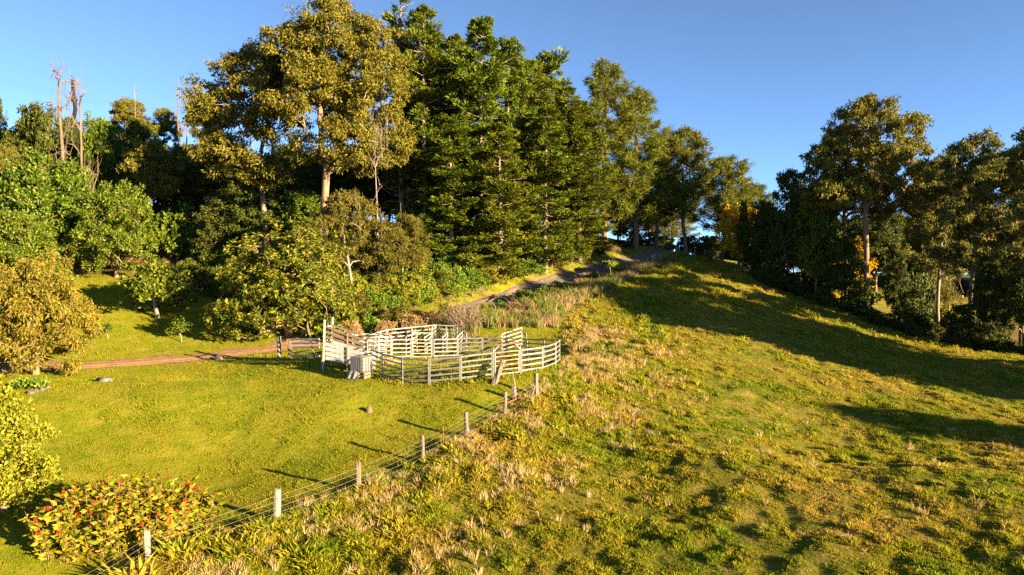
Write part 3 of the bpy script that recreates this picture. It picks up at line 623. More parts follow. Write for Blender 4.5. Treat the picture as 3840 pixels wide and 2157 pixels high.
# --- wattle, small bushes, saplings
dome('wattle', 71, 3.0, 6.0, 85, 110, 0.62, (0.22,0.08), M['l_wattle'], M['bark_brown'], 0.1, 9, low=0.35)
def bush(key, seed, R, H, n, per, rad, leaf, lm, bark=None, droop=0.15, low=0.2):
    dome(key, seed, R, H, n, per, rad, leaf, lm, bark or M['bark_brown'], droop, 8, low=low)
bush('bush_mid', 72, 1.6, 2.4, 42, 90, 0.45, (0.24,0.07), M['l_mid'])
bush('bush_bright', 73, 1.6, 2.6, 42, 85, 0.48, (0.26,0.08), M['l_bright'])
bush('bush_yellow', 74, 1.7, 2.4, 42, 90, 0.45, (0.24,0.07), M['l_yellow'])
bush('bush_olive', 75, 1.7, 2.8, 42, 100, 0.5, (0.26,0.045), M['l_olive'])
bush('bush_dry', 76, 1.5, 1.7, 36, 110, 0.42, (0.22,0.03), M['l_dry'], M['twig'])
bush('bush_dark', 77, 1.8, 3.2, 46, 90, 0.5, (0.26,0.08), M['l_dark'])
rngb = np.random.default_rng(78)
crowned('sapling', 78, 2.4, [(0,0,1.8,0.55,0.45),(0.2,0.1,1.3,0.45,0.3)], 20, 0.25, 0.3, 0.8, 45, (0.24,0.06), M['l_avo'], M['bark_pale'], 1.5, (0.05, 0), 0.012, 0.2, 0.7)
crowned('umbrella_sapling', 79, 3.0, [(0,0,2.5,1.3,0.3),(0.8,0,2.2,0.8,0.25),(-0.8,0.2,2.3,0.8,0.25)], 26, 0.4, 0.42, 0.4, 55, (0.34,0.09), M['l_bright'], M['bark_brown'], 1.6, (0.1, 0), 0.016, 0.3, 0.6)
# --- bare wood
def bare(key, seed, H, targets, bark, r_tip=0.02, trunk_top=None, lean=(0, 0), p=0.5, twigs=0, tl=0.8, PW=4.0):
    rng = np.random.default_rng(seed); tt = trunk_top or H; k = max(6, int(tt / 0.8)); t = np.linspace(0, 1, k)
    trunk = np.stack([lean[0] * t + np.cumsum(rng.normal(0, 0.05, k)), lean[1] * t + np.cumsum(rng.normal(0, 0.05, k)), t * tt], 1)
    A, ch, W = grow(np.array(targets, float), trunk, rng, 0.3, 0.6, 1.0)
    R = r_tip * np.maximum(W, 1) ** p; out = []
    for ci, c in enumerate(ch):
        r = R[c].copy(); r[-1] = 0.008
        if ci == 0: r = np.maximum(r, 0.046 * np.linspace(5, 1.0, len(r)))
        else: r[0] = min(r[0], r[1] * 1.3)
        out.append((A[c], r))
        if twigs and ci:
            for _ in range(twigs):
                j = c[rng.integers(1, len(c))]; d = unit(rng.normal(size=3) * 0.7 + np.array([0, 0, 0.45])); l = tl * rng.uniform(0.4, 1)
                out.append((np.stack([A[j], A[j] + d * l * 0.5 + rng.normal(0, 0.05, 3), A[j] + d * l]), np.array([0.03, 0.02, 0.01])))
    PROTO[key] = (tubes_mesh(key + '_limbs', out, bark), None, H, PW)
rd = np.random.default_rng(81)
def fan(n, H, z0, spread, rng, up=1.0):
    z = rng.uniform(z0, H, n); a = rng.uniform(0, 6.28, n); q = spread * rng.uniform(0.3, 1, n) * (0.4 + 0.6 * (1 - (z - z0) / (H - z0)))
    return np.stack([np.cos(a) * q, np.sin(a) * q, z], 1)
bare('dead_tree', 81, 13, fan(36, 13, 2.5, 4.0, rd), M['bark_dead'], 0.045, 12.5, (0.4, 0.2), 0.5, 5, 1.5, 6.8)
bare('dead_spar', 82, 14, fan(10, 14, 8.0, 1.6, rd), M['bark_dead'], 0.035, 13.5, (0.2, 0.1), 0.5, 2, 0.8, 3.4)
bare('grey_spar', 83, 9, fan(8, 9, 5.0, 1.0, rd), M['bark_brown'], 0.02, 9, (0.1, 0.1), 0.5, 2, 0.6, 2.2)
bare('pale_bare_tree', 84, 10, fan(34, 10, 3.0, 3.4, rd), M['bark_pale'], 0.016, 7, (0.4, 0), 0.46, 5, 0.9, 6.8)
bare('pink_bare_tree', 85, 8, fan(40, 8, 2.0, 2.4, rd), M['twig'], 0.014, 5, (0, 0), 0.46, 6, 1.0, 4.8)
def twiggy(key, seed, R, H, n):
    rng = np.random.default_rng(seed); out = []
    for i in range(n):
        a = rng.uniform(0, 6.28); th = math.acos(rng.uniform(0.05, 1)); rr = rng.uniform(0.8, 1.05)
        e = np.array([math.cos(a) * math.sin(th) * R * rr, math.sin(a) * math.sin(th) * R * rr, H * (0.3 + 0.7 * math.cos(th) * rr)])
        b = np.array([rng.normal(0, 0.22), rng.normal(0, 0.22), -0.1]); c = np.array([e[0] * 0.55, e[1] * 0.55, H * 0.22])
        u = np.linspace(0, 1, 8)[:, None]; pts = (1 - u) ** 2 * b + 2 * u * (1 - u) * c + u * u * e + rng.normal(0, 0.06, (8, 3)) * (u > 0)
        out.append((pts, np.linspace(0.055, 0.012, 8)))
        for _ in range(14):
            j = rng.integers(3, 8); d = unit(unit(pts[j] - pts[j - 1]) * 0.8 + rng.normal(size=3) * 0.6); l = rng.uniform(0.2, 0.6); m = pts[j] + d * l * 0.5 + rng.normal(0, 0.04, 3)
            out.append((np.stack([pts[j], m, pts[j] + d * l]), np.array([0.016, 0.012, 0.006])))
            d2 = unit(d + rng.normal(size=3) * 0.7); out.append((np.stack([m, m + d2 * l * 0.3, m + d2 * l * 0.55 + [0, 0, 0.05]]), np.array([0.011, 0.008, 0.005])))
    PROTO[key] = (tubes_mesh(key + '_limbs', out, M['twig']), None, H, R * 2)
twiggy('twiggy_shrub', 86, 2.5, 3.4, 60)
# ------------------------------------------------------------------ planting
rp = random.Random(7)
def plant(key, name, cat, label, px, d, top=None, wpx=None, group=None, x=None, y=None, H=None, crown_name='crown'):
    limbs, crown, PH, PW = PROTO[key]
    if x is None:
        p = at(px, 262, d); x, y = p[0], p[1]
    zb = g1(x, y) - 0.12
    if H is None: H = at(px, top, d)[2] - zb
    sz = H / PH; sx = sz if wpx is None else wpx * y / F / PW
    root = empty(name, (x, y, zb), rp.uniform(0, 6.28)); tag(root, label, cat, group)
    if 'euc' in key: root.rotation_euler = (0, 0, 0 if key in ('hero_euc', 'left_euc') else rp.choice((0, math.pi)) + rp.uniform(-0.35, 0.35))
    obj('trunk' if crown is not None else 'branches', limbs, root, scale=(sx, sx, sz))
    if crown is not None: obj(crown_name, crown, root, scale=(sx, sx, sz))
    return root
EU, BR, HO, SL, AV = 'eucalyptus_tree', 'broadleaf_tree', 'hoop_pine', 'pine_tree', 'avocado_tree'
gF = 'trees of the forest behind the orchard'; gH = 'hoop pines above the driveway bank'; gS = 'pines on the crest'; gR = 'trees along the right side of the paddock'
T = [
 # left forest
 ('broadleaf_0',BR,'tree','dark rounded tree cut off by the left edge of the skyline',-2,95,92,36,gF),
 ('broadleaf_2',BR,'tree','broad dark olive tree on the skyline just left of the bleached dead trees',38,92,95,64,gF),
 ('broadleaf_0',BR,'tree','shadowy dark tree directly behind the two bleached dead trees',74,97,112,54,gF),
 ('open_euc',EU,'tree','loose umbrella-topped eucalypt on the skyline around the thin grey snag',131,112,98,80,gF),
 ('tall_euc',EU,'tree','slim eucalypt on the skyline left of the forked dead spar',168,112,106,44,gF),
 ('tall_euc',EU,'tree','slim sparse eucalypt on the skyline between the dead spars and the giant eucalypt',208,106,90,48,gF),
 ('broadleaf_1',BR,'tree','mid green tree right of the bleached dead trees, below the skyline',103,90,114,62,gF),
 ('broadleaf_0',BR,'tree','dark green tree below the umbrella-topped eucalypt',140,101,116,60,gF),
 ('olive_crown',BR,'tree','wide flat-topped golden olive tree in front of the dead spars',150,88,136,80,gF),
 ('broadleaf_2',BR,'tree','dark tree filling the gap under the sparse skyline eucalypt',205,96,150,70,gF),
 ('broadleaf_0',BR,'tree','shaded dark tree left of the yellow rosette tree',222,82,192,62,gF),
 ('broadleaf_2',BR,'tree','tall shaded tree behind the yellow rosette tree',262,82,178,70,gF),
 ('broadleaf_1',BR,'tree','dark green tree under the giant eucalypt trunk',305,82,188,66,gF),
 ('broadleaf_2',BR,'tree','tall dark tree in the shade above the small avocado',185,86,205,50,gF),
 ('olive_tree',BR,'tree','golden olive tree at the left edge above the avocados',6,80,142,60,gF),
 ('avocado',AV,'tree','big glossy avocado tree, left one of the main pair, reaching below the dead trees',50,77,150,100,'avocado trees of the orchard'),
 ('avocado',AV,'tree','round glossy avocado tree, right one of the main pair beside the shady gap',116,77,180,78,'avocado trees of the orchard'),
 ('avocado',AV,'tree','dark avocado tree at the left edge right behind the orange mango tree',16,66,208,80,'avocado trees of the orchard'),
 ('small_avocado','small_avocado_tree','tree','low spreading avocado standing alone on the orchard grass',157,66,259,74,None),
 ('bush_mid','green_bush','bush','green bush in the shade right of the round avocado',178,84,202,42,None),
 ('mango','mango_tree','tree','orange-brown mango tree with drooping leaves beside the dirt track',33,49,250,112,None),
 ('rosette_tree','rosette_leaved_tree','tree','dense tree with yellow-green leaf rosettes behind the loading ramp',288,63,224,146,None),
 ('hero_euc',EU,'tree','giant golden eucalypt, tallest tree, its top cut off by the picture',322,76,-9,None,None),
 ('left_euc',EU,'tree','golden eucalypt leaning left against the giant eucalypt',266,80,42,None,None),
 ('olive_tree',BR,'tree','feathery grey-olive tree below the giant eucalypt with pale leaning trunk',352,71,188,104,None),
 ('olive_tree',BR,'tree','feathery grey-olive tree between the pale bare tree and the hoop pines',402,74,212,70,None),
 ('broadleaf_1',BR,'tree','leafy green tree on the bank left of the hoop pine trunks',430,80,212,60,None),
 # hoop pines
 ('hoop_bare',HO,'tree','tallest hoop pine with bare stubby side branches beside the giant eucalypt',402,86,-14,52,gH),
 ('hoop_b',HO,'tree','tall hoop pine next right of the bare-branched one',425,84,12,58,gH),
 ('hoop_b',HO,'tree','hoop pine in the dip between the two tallest green tops',456,90,40,52,gH),
 ('hoop_a',HO,'tree','tall broad-topped hoop pine in the middle of the row',480,83,26,67,gH),
 ('hoop_c',HO,'tree','hoop pine with pointed top right of the tall broad-topped one',509,86,43,65,gH),
 ('hoop_b',HO,'tree','slim hoop pine on the falling skyline left of the lone spire',528,91,64,52,gH),
 ('hoop_thin',HO,'tree','hoop pine with a lone open spire standing above its neighbours',551,96,56,45,gH),
 ('hoop_b',HO,'tree','narrow hoop pine just right of the lone spire',566,92,90,49,gH),
 ('hoop_a',HO,'tree','last hoop pine before the tall crest pine',580,94,108,58,gH),
 ('hoop_c',HO,'tree','full hoop pine in front of the lone spire, boughs to the ground',545,84,112,74,gH),
 ('hoop_a',HO,'tree','front hoop pine at the top of the bank, left of centre in the row',452,79,120,67,gH),
 ('hoop_c',HO,'tree','front hoop pine with thick trunk above the gravel drive',500,79,128,69,gH),
 ('hoop_a',HO,'tree','lower hoop pine tucked behind the olive bank bushes',580,90,160,63,gH),
 ('hoop_c',HO,'tree','shaded hoop pine under the tall bare-branched one',416,90,90,67,gH),
 ('hoop_b',HO,'tree','hoop pine filling the row between the two tallest green tops, farther back',468,96,52,52,gH),
 ('hoop_c',HO,'tree','far hoop pine showing between the pointed and the slim hoop pines',518,98,72,56,gH),
 ('hoop_c',HO,'tree','far hoop pine showing behind the narrow one right of the spire',560,100,112,56,gH),
 ('hoop_b',HO,'tree','far hoop pine behind the second from left in the row',438,94,44,52,gH),
 # crest pines
 ('slash_a',SL,'tree','tallest pine on the crest with pointed crown',604,97,65,68,gS),
 ('slash_a',SL,'tree','second tallest crest pine, left of the driveway top',636,99,90,66,gS),
 ('slash_b',SL,'tree','dense dark pine right behind the second tallest crest pine',656,107,138,52,gS),
 ('slash_c',SL,'tree','open pine with dark trunk just right of the driveway top',686,103,134,62,gS),
 ('slash_c',SL,'tree','round-topped pine second to the right of the driveway',722,108,160,58,gS),
 ('slash_c',SL,'tree','smallest round pine at the right end of the crest row',753,114,188,46,gS),
 ('slash_c',SL,'tree','sunlit low pine far behind the driveway gate',648,128,196,46,gS),
 ('slash_b',SL,'tree','sunlit pine far beyond the wheelie bins',672,134,186,48,gS),
 ('slash_c',SL,'tree','sunlit pine far beyond, left of the driveway gate',618,130,180,46,gS),
 ('broadleaf_0',BR,'tree','small dark tree in front of the bright wattle',743,98,198,15,None),
 ('wattle','wattle_tree','tree','bright yellow blossoming wattle on the crest',738,102,204,50,'yellow wattles'),
 ('wattle','wattle_tree','tree','yellow wattle glowing through the trunks below the big right eucalypt',848,104,236,50,'yellow wattles'),
 # right side
 ('broadleaf_2',BR,'tree','dark tree between the wattle and the ragged-topped tree',766,96,196,44,gR),
 ('broadleaf_0',BR,'tree','ragged-topped dark tree left of the big right eucalypt',790,92,164,56,gR),
 ('broadleaf_1',BR,'tree','bushy dark tree against the left flank of the big right eucalypt',816,88,186,52,gR),
 ('broadleaf_0',BR,'tree','low dark tree in the shade where the crest meets the right trees',756,98,240,36,gR),
 ('open_euc',EU,'tree','big domed eucalypt, tallest on the right side',868,85,94,138,gR),
 ('tall_euc',EU,'tree','lower eucalypt behind the right flank of the big domed one',925,92,158,78,gR),
 ('tall_euc',EU,'tree','pale-trunked eucalypt, second from the right edge',973,77,129,92,gR),
 ('tall_euc',EU,'tree','eucalypt cut by the right edge of the picture',1024,74,136,90,gR),
 ('open_euc',EU,'tree','bushy eucalypt filling the gap between the two tallest right eucalypts',945,100,170,90,gR),
 ('broadleaf_1',BR,'tree','shaded green tree low between the ragged-topped tree and the big domed eucalypt',828,94,226,50,gR),
 ('open_euc',EU,'tree','wide eucalypt crown hugging the left side of the big domed one',846,90,122,100,gR),
 ('tall_euc',EU,'tree','eucalypt deep in the right wood between the big domed and pale-trunked ones',940,84,150,70,gR),
 ('open_euc',EU,'tree','eucalypt deep in the right wood behind the pale-trunked one',985,90,150,84,gR),
 ('broadleaf_2',BR,'tree','tall dark tree deep in the wood right of the ragged-topped one',808,98,180,56,gR),
 ('broadleaf_2',BR,'tree','dark understorey tree below the left side of the big domed eucalypt',842,86,232,48,gR),
 ('broadleaf_2',BR,'tree','dark understorey tree under the pale-trunked eucalypt',992,73,256,44,gR),
 ('broadleaf_0',BR,'tree','thin dark tree under the right side of the big domed eucalypt',897,84,246,34,gR),
 ('bush_dark','dark_bush','bush','tall dark bush right of the thin dark tree under the big domed eucalypt',918,88,258,40,gR),
 ('broadleaf_0',BR,'tree','dark understorey tree at the right edge of the picture',1026,70,236,52,gR),
 ('bush_dark','dark_bush','bush','dark bush at the foot of the big domed eucalypt',862,85,278,36,gR),
 ('bush_dark','dark_bush','bush','dark bush between the two tall right eucalypts',915,80,292,36,gR),
 ('bush_dark','dark_bush','bush','dark bush at the foot of the pale-trunked eucalypt',965,75,305,40,gR),
 ('bush_dark','dark_bush','bush','dark bush at the tree line left of the understorey',800,91,272,40,gR),
 ('bush_dark','dark_bush','bush','dark bush at the tree line beside the crest',766,96,258,34,gR),
 ('olive_tree',BR,'tree','sunlit feathery olive tree in the gap between the right eucalypts',928,94,222,60,gR),
 ('pink_bare_tree','bare_tree','tree','leafless pinkish tree behind the pale-trunked eucalypt',950,96,206,30,None),
 ('bush_yellow','sunlit_bush','bush','sunlit yellow bush low in the gap between the right eucalypts',938,100,288,50,gR),
 # dead wood
 ('dead_tree','dead_tree','dead tree','bleached dead tree with long side limbs, left of the pair',70,86,68,58,'bleached dead trees'),
 ('dead_tree','dead_tree','dead tree','bleached dead tree forked low, right of the pair',83,80,86,44,'bleached dead trees'),
 ('dead_spar','dead_tree','dead tree','tall forked dead spar on the skyline left of the giant eucalypt',180,101,72,24,'bleached dead trees'),
 ('dead_spar','dead_tree','dead tree','shorter dead spar close right of the tall forked one',189,104,84,20,'bleached dead trees'),
 ('grey_spar','dead_tree','dead tree','thin grey snag poking above the umbrella-topped eucalypt',139,107,84,10,'bleached dead trees'),
 ('pale_bare_tree','bare_tree','tree','pale half-bare tree in front of the giant eucalypt',378,73,112,58,None),
 ('twiggy_shrub','twiggy_shrub','bush','leafless pale twiggy shrub behind the cattle yard',464,63,297,46,None),
 # orchard saplings
 ('sapling','sapling','sapling','smallest sapling on the orchard grass near the mango tree',107,60,322,None,'young saplings on the orchard grass'),
 ('sapling','sapling','sapling','middle sapling on the orchard grass below the small avocado',180,61,316,None,'young saplings on the orchard grass'),
 ('sapling','sapling','sapling','tallest sapling beside the yellow rosette tree',229,62,304,None,'young saplings on the orchard grass'),
 ('umbrella_sapling','umbrella_sapling','sapling','flat-topped bright green sapling on the lower edge of the gravel drive',611,86,260,26,None),
]
gB = 'bushes on the bank above the driveway'; gV = 'bushes between driveway and paddock'; gY = 'bushes behind the cattle yard'
def B(key, label, px, d, top, w, group): T.append((key, {'bush_dry':'dry_bush','bush_olive':'olive_bush','bush_dark':'dark_bush','bush_yellow':'yellow_bush'}.get(key, 'green_bush'), 'bush', label, px, d, top, w, group))
B('bush_olive','olive bush at the foot of the pale leaning trunk',352,68,292,34,gB)
B('bush_bright','bright bush on the bank right of the pale leaning trunk',378,70,284,36,gB)
B('bush_mid','green bush low on the bank behind the dry scrub',402,71,284,38,gB)
B('bush_yellow','yellow bush at the bottom of the gravel drive, left one',425,72,286,36,gB)
B('bush_yellow','yellow bush at the bottom of the gravel drive, right one',450,74,280,36,gB)
B('bush_mid','feathery green bush above the yellow bushes',440,77,262,44,gB)
B('bush_bright','bright bush where the drive starts to climb',474,76,274,32,gB)
B('bush_yellow','yellow-green bush beside the climbing drive below the thick-trunked pine',494,77.5,266,30,gB)
B('bush_mid','green bush at mid height of the drive edge',512,80,262,34,gB)
B('bush_bright','pale green bush at the drive edge halfway up',532,82.5,258,30,gB)
B('bush_olive','olive bush at the drive edge below the full hoop pine',552,86,246,32,gB)
B('bush_olive','sunlit olive bush left of the tallest crest pine',572,89,232,34,gB)
B('bush_olive','sunlit olive bush at the foot of the tallest crest pine',594,93,234,30,gB)
B('bush_dry','dry brown bush at the upper drive edge',612,96,246,20,gB)
B('bush_dark','dark bush among the hoop pine trunks',466,82,244,34,gB)
B('bush_dark','dark bush behind the halfway bushes',526,88,236,36,gB)
B('bush_dark','dark bush left of the second tallest crest pine',620,99,240,24,gB)
B('bush_mid','shaded green bush behind the rosette tree crown',340,73,262,44,gB)
B('bush_dry','brown scrub hiding the foot of the driveway, left one',432,66.2,309,26,gY)
B('bush_olive','olive scrub hiding the foot of the driveway, right one',446,67.5,303,24,gY)
B('bush_yellow','golden scrub between twiggy shrub and driveway',484,69,302,22,gY)
B('bush_dark','dark bush right behind the driveway gate',650,116,232,26,gS)
B('bush_mid','green bush beyond the driveway gate, right of the dark one',664,120,236,24,gS)
B('bush_dark','dark bush right of the wheelie bins',688,105,236,26,gS)
B('bush_dark','dark bush at the foot of the round-topped crest pine',706,103,236,30,gS)
B('bush_dry','brown scrub bush behind the ramp, left one',352,62,320,26,gY)
B('bush_dry','brown scrub bush behind the arched yard gate',388,62,320,30,gY)
B('bush_bright','leafy bright bush between the brown scrub bushes',372,63.5,312,24,gY)
B('bush_dry','brown scrub bush left of the twiggy shrub',414,63,314,34,gY)
B('bush_olive','olive scrub behind the brown scrub bushes',400,66,304,36,gY)
B('bush_bright','low bright bush under the twiggy shrub, left side',448,63.5,316,18,gY)
B('bush_mid','green bush behind the ramp posts',328,62,314,28,gY)
B('bush_bright','reedy bright bush right of the twiggy shrub',502,69.5,300,28,gV)
B('bush_olive','olive bush close below the drive, above the reedy one',522,73.5,289,26,gV)
B('bush_bright','bright bush close below the drive beside the dark leafy one',542,75.5,285,22,gV)
B('bush_yellow','golden bush close below the drive under the halfway bushes',558,78.5,280,22,gV)
B('bush_mid','green bush close below the drive left of the flat-topped sapling',592,84,272,20,gV)
B('bush_dry','pinkish dry bush on the strip above the yard',516,68,302,24,gV)
B('bush_mid','dark leafy bush on the strip below the drive',532,72.5,290,26,gV)
B('bush_olive','olive bush in the middle of the weedy strip',550,75,287,26,gV)
B('bush_yellow','yellow bush next to the olive one on the weedy strip',566,77.5,284,22,gV)
B('bush_dry','dry bush at the upper weedy strip, left one',582,81,278,24,gV)
B('bush_dry','rusty dry bush below the flat-topped sapling',602,84.5,272,22,gV)
B('bush_mid','green bush right of the flat-topped sapling',626,89,268,22,gV)
B('bush_dry','last dry bush before the crest',646,94,261,20,gV)
for (key, name, cat, label, px, d, top, wpx, group) in T:
    plant(key, name, cat, label, px, d, top, wpx, group, crown_name='blossom_crown' if key == 'wattle' else 'crown')
# trees past the right edge: their long shadows cross the hill in the picture
for key, label, x, y, H in [
    ('tall_euc','eucalypt past the right edge, nearest to the tree line',52.5,66,24),('broadleaf_2','dark tree past the right edge beside the nearest eucalypt',50.5,59,14),
    ('tall_euc','eucalypt past the right edge, second from the tree line',57,54,22),('broadleaf_0','dark tree past the right edge, second from the tree line',60,47,13),
    ('tall_euc','eucalypt past the right edge, third from the tree line',61,43,23),('open_euc','eucalypt past the right edge, farthest from the tree line',66,38.5,22),
    ('open_euc','eucalypt past the right edge, outermost toward the camera',71,34.5,22),
    ('broadleaf_2','low dark tree past the right edge, first of the front three',57.5,40.5,13),('broadleaf_0','low dark tree past the right edge, second of the front three',63,36,13),('broadleaf_2','low dark tree past the right edge, third of the front three',69,31.5,13),
    ('broadleaf_1','lone small tree far past the right edge, its shadow lying across the paddock',59.5,20.5,11.5)]:
    plant(key, EU if 'euc' in key else BR, 'tree', label, 0, 0, x=x, y=y, H=H, group='trees past the right edge')
# charred snag
mb = MB(); rs = np.random.default_rng(3); zz = np.linspace(0, 1, 12); p0 = at(74, 262, 99); b0 = g1(p0[0], p0[1]); h0 = at(74, 79, 99)[2] - b0
mb.tube(np.stack([0.5 * zz + rs.normal(0, 0.08, 12), rs.normal(0, 0.06, 12), zz * h0], 1), 0.3 - 0.06 * zz + rs.normal(0, 0.04, 12), 7)
sn = empty('charred_snag', (p0[0], p0[1], b0 - 0.1)); tag(sn, 'charred black broken trunk standing between the bleached dead trees', 'dead tree'); mb.build('trunk', M['bark_dark'], sn)
mb = MB(); mb.tube([(0.35, 0, h0 * 0.86), (0.1, 0.1, h0 * 0.9), (-0.2, 0.1, h0 * 0.93)], [0.16, 0.12, 0.05], 5); mb.build('branch_stub', M['bark_dark'], sn)

# ------------------------------------------------------------------ scatter with geometry nodes (uncountable growth only)
def scatter_obj(name, pts, scale, rot, pid, protos, label, mats=None):
    me = bpy.data.meshes.new(name); me.vertices.add(len(pts)); me.vertices.foreach_set('co', np.asarray(pts, np.float32).ravel())
    a = me.attributes.new('sc', 'FLOAT', 'POINT'); a.data.foreach_set('value', np.asarray(scale, np.float32))
    a = me.attributes.new('ro', 'FLOAT_VECTOR', 'POINT'); a.data.foreach_set('vector', np.asarray(rot, np.float32).ravel())
    a = me.attributes.new('pid', 'INT', 'POINT'); a.data.foreach_set('value', np.asarray(pid, np.int32))
    o = obj(name, me); tag(o, label, None, None, 'stuff')
    ng = bpy.data.node_groups.new(name + '_nodes', 'GeometryNodeTree')
    ng.interface.new_socket('Geometry', in_out='INPUT', socket_type='NodeSocketGeometry'); ng.interface.new_socket('Geometry', in_out='OUTPUT', socket_type='NodeSocketGeometry')
    N = ng.nodes.new; L = ng.links.new; gi = N('NodeGroupInput'); go = N('NodeGroupOutput'); jn = N('GeometryNodeJoinGeometry')
    def named(n, t):
        q = N('GeometryNodeInputNamedAttribute'); q.data_type = t; q.inputs['Name'].default_value = n; return q.outputs['Attribute']
    s, r, i = named('sc', 'FLOAT'), named('ro', 'FLOAT_VECTOR'), named('pid', 'INT')
    for k, pm in enumerate(protos):
        po = bpy.data.objects.new(name + '_source', pm)
        oi = N('GeometryNodeObjectInfo'); oi.inputs['Object'].default_value = po; oi.transform_space = 'ORIGINAL'
        try: oi.inputs['As Instance'].default_value = True
        except Exception: pass
        ip = N('GeometryNodeInstanceOnPoints'); cm = N('FunctionNodeCompare'); cm.data_type = 'INT'; cm.operation = 'EQUAL'
        L(i, cm.inputs[2]); cm.inputs[3].default_value = k
        L(gi.outputs[0], ip.inputs['Points']); L(cm.outputs[0], ip.inputs['Selection']); L(oi.outputs['Geometry'], ip.inputs['Instance']); L(r, ip.inputs['Rotation']); L(s, ip.inputs['Scale'])
        L(ip.outputs[0], jn.inputs[0])
    L(jn.outputs[0], go.inputs[0]); md = o.modifiers.new('scatter', 'NODES'); md.node_group = ng
    return o
# undergrowth of the bank and of the right tree line
ru = np.random.default_rng(77); up_, us_, ui_ = [], [], []
def undergrowth(n, px0, px1, d0, d1, test, smin, smax, kinds):
    c = 0; t = 0
    while c < n and t < 8000:
        t += 1; px = ru.uniform(px0, px1); d = ru.uniform(d0, d1); p = at(px, 262, d)
        if not test(p[0], p[1]): continue
        up_.append((p[0], p[1], g1(p[0], p[1]) - 0.1)); us_.append(ru.uniform(smin, smax)); ui_.append(ru.choice(kinds)); c += 1
def bank_ok(x, y):
    d_, s_ = dist_line([x], [y], DRIVE_R[::3]); return d_[0] * s_[0] < -3.0
undergrowth(430, 330, 640, 66, 92, bank_ok, 0.4, 0.95, [0, 1, 1, 2, 2, 3, 4])
undergrowth(60, 300, 430, 61, 70, lambda x, y: min(dist_line([x], [y], TRACK_R[::3])[0][0], dist_line([x], [y], DRIVE_R[::3])[0][0]) > 2.2, 0.3, 0.6, [0, 1, 3, 4, 4])
undergrowth(80, 180, 330, 70, 90, lambda x, y: True, 0.5, 1.0, [0, 5, 5, 3])
undergrowth(80, 745, 1080, 64, 106, lambda x, y: x > np.interp(y, [64, 74, 84, 93, 102], [56, 45, 42, 33.5, 31]) - 0.5 and x < np.interp(y, [64, 74, 84, 93, 102], [66, 57, 52, 46, 42]), 0.4, 0.9, [5, 5, 5, 0])
ukeys = ['bush_mid', 'bush_bright', 'bush_yellow', 'bush_olive', 'bush_dry', 'bush_dark']
nu = len(up_); scatter_obj('undergrowth', np.array(up_), us_, np.stack([np.zeros(nu), np.zeros(nu), ru.uniform(0, 6.28, nu)], 1), ui_, [PROTO[k][1] for k in ukeys], 'tangled undergrowth on the bank and beneath the tree line')
# wood behind the orchard and the pines, seen only as a dark mass through the gaps
rw = np.random.default_rng(91); pts = []; sc = []
while len(pts) < 120:
    px = rw.uniform(-60, 640); d = rw.uniform(100, 150) if px < 420 else rw.uniform(100, 125); p = at(px, 262, d)
    if any(math.hypot(p[0] - q[0], p[1] - q[1]) < 4.2 for q in pts): continue
    z = g1(p[0], p[1]); lim = np.interp(px, [-60, 0, 60, 120, 200, 260, 400, 460, 560, 600, 640], [122, 122, 128, 138, 138, 140, 140, 130, 185, 210, 218]) + rw.uniform(0, 30)
    h = at(px, lim, d)[2] - z
    if h < 4: continue
    pts.append((p[0], p[1], z - 0.2)); sc.append(min(h, 17) / 13.0)
while len(pts) < 220:
    px = rw.uniform(700, 1160); d = rw.uniform(138, 185); p = at(px, 262, d)
    if any(math.hypot(p[0] - q[0], p[1] - q[1]) < 4.5 for q in pts): continue
    z = g1(p[0], p[1]); h = at(px, np.interp(px, [700, 760, 850, 1120], [232, 225, 205, 185]) + rw.uniform(0, 25), d)[2] - z
    pts.append((p[0], p[1], z - 0.2)); sc.append(min(max(h, 6), 18) / 13.0)
n = len(pts); wp = []
for k in (0, 2):
    for part in (0, 1): wp.append(PROTO['broadleaf_%d' % k][part])
pp = np.array(pts * 2); ids = np.array([(0 if i % 2 else 2) for i in range(n)]); rz = rw.uniform(0, 6.28, n)
scatter_obj('distant_wood', pp, sc * 2, np.tile(np.stack([np.zeros(n), np.zeros(n), rz], 1), (2, 1)), np.concatenate([ids, ids + 1]), wp, 'dark wood seen as one mass behind the orchard and pines')
# ------------------------------------------------------------------ cattle yard
def unit_bar(name, mat, ry, rz, sides=10, square=False):
    """bar of length 1 along x"""
    mb = MB()
    if square: mb.box((0.5, 0, 0), (1, ry * 2, rz * 2))
    else:
        a = np.arange(sides) * 2 * np.pi / sides
        c, s = np.cos(a), np.sin(a); e = 0.55
        Y = np.sign(c) * abs(c) ** e * ry; Z = np.sign(s) * abs(s) ** e * rz
        V = np.concatenate([np.stack([np.zeros(sides), Y, Z], 1), np.stack([np.ones(sides), Y, Z], 1)])
        Fs = [[k, (k + 1) % sides, sides + (k + 1) % sides, sides + k][::-1] for k in range(sides)] + [list(range(sides)), list(range(sides, 2 * sides))[::-1]]
        mb.add(V, Fs)
    return mb.mesh(name, mat)
BAR = {}
def bar(parent, name, key, a, b, roll=None):
    """a shared unit bar stretched from a to b (parent-local)"""
    a = Vector(a); b = Vector(b); d = b - a; o = bpy.data.objects.new(name, BAR[key]); link(o); o.parent = parent
    z = Vector((0, 0, 1)); x = d.normalized()
    if abs(x.z) > 0.9: z = Vector((0, 1, 0)) if roll is None else Vector(roll)
    y = z.cross(x).normalized(); z = x.cross(y)
    o.matrix_local = Matrix.Translation(a) @ Matrix((x, y, z)).transposed().to_4x4() @ Matrix.Diagonal((d.length, 1, 1, 1))
    return o
BAR['rail'] = unit_bar('yard_rail', M['galv'], 0.024, 0.057); BAR['ypost'] = unit_bar('yard_post', M['galv'], 0.032, 0.032)
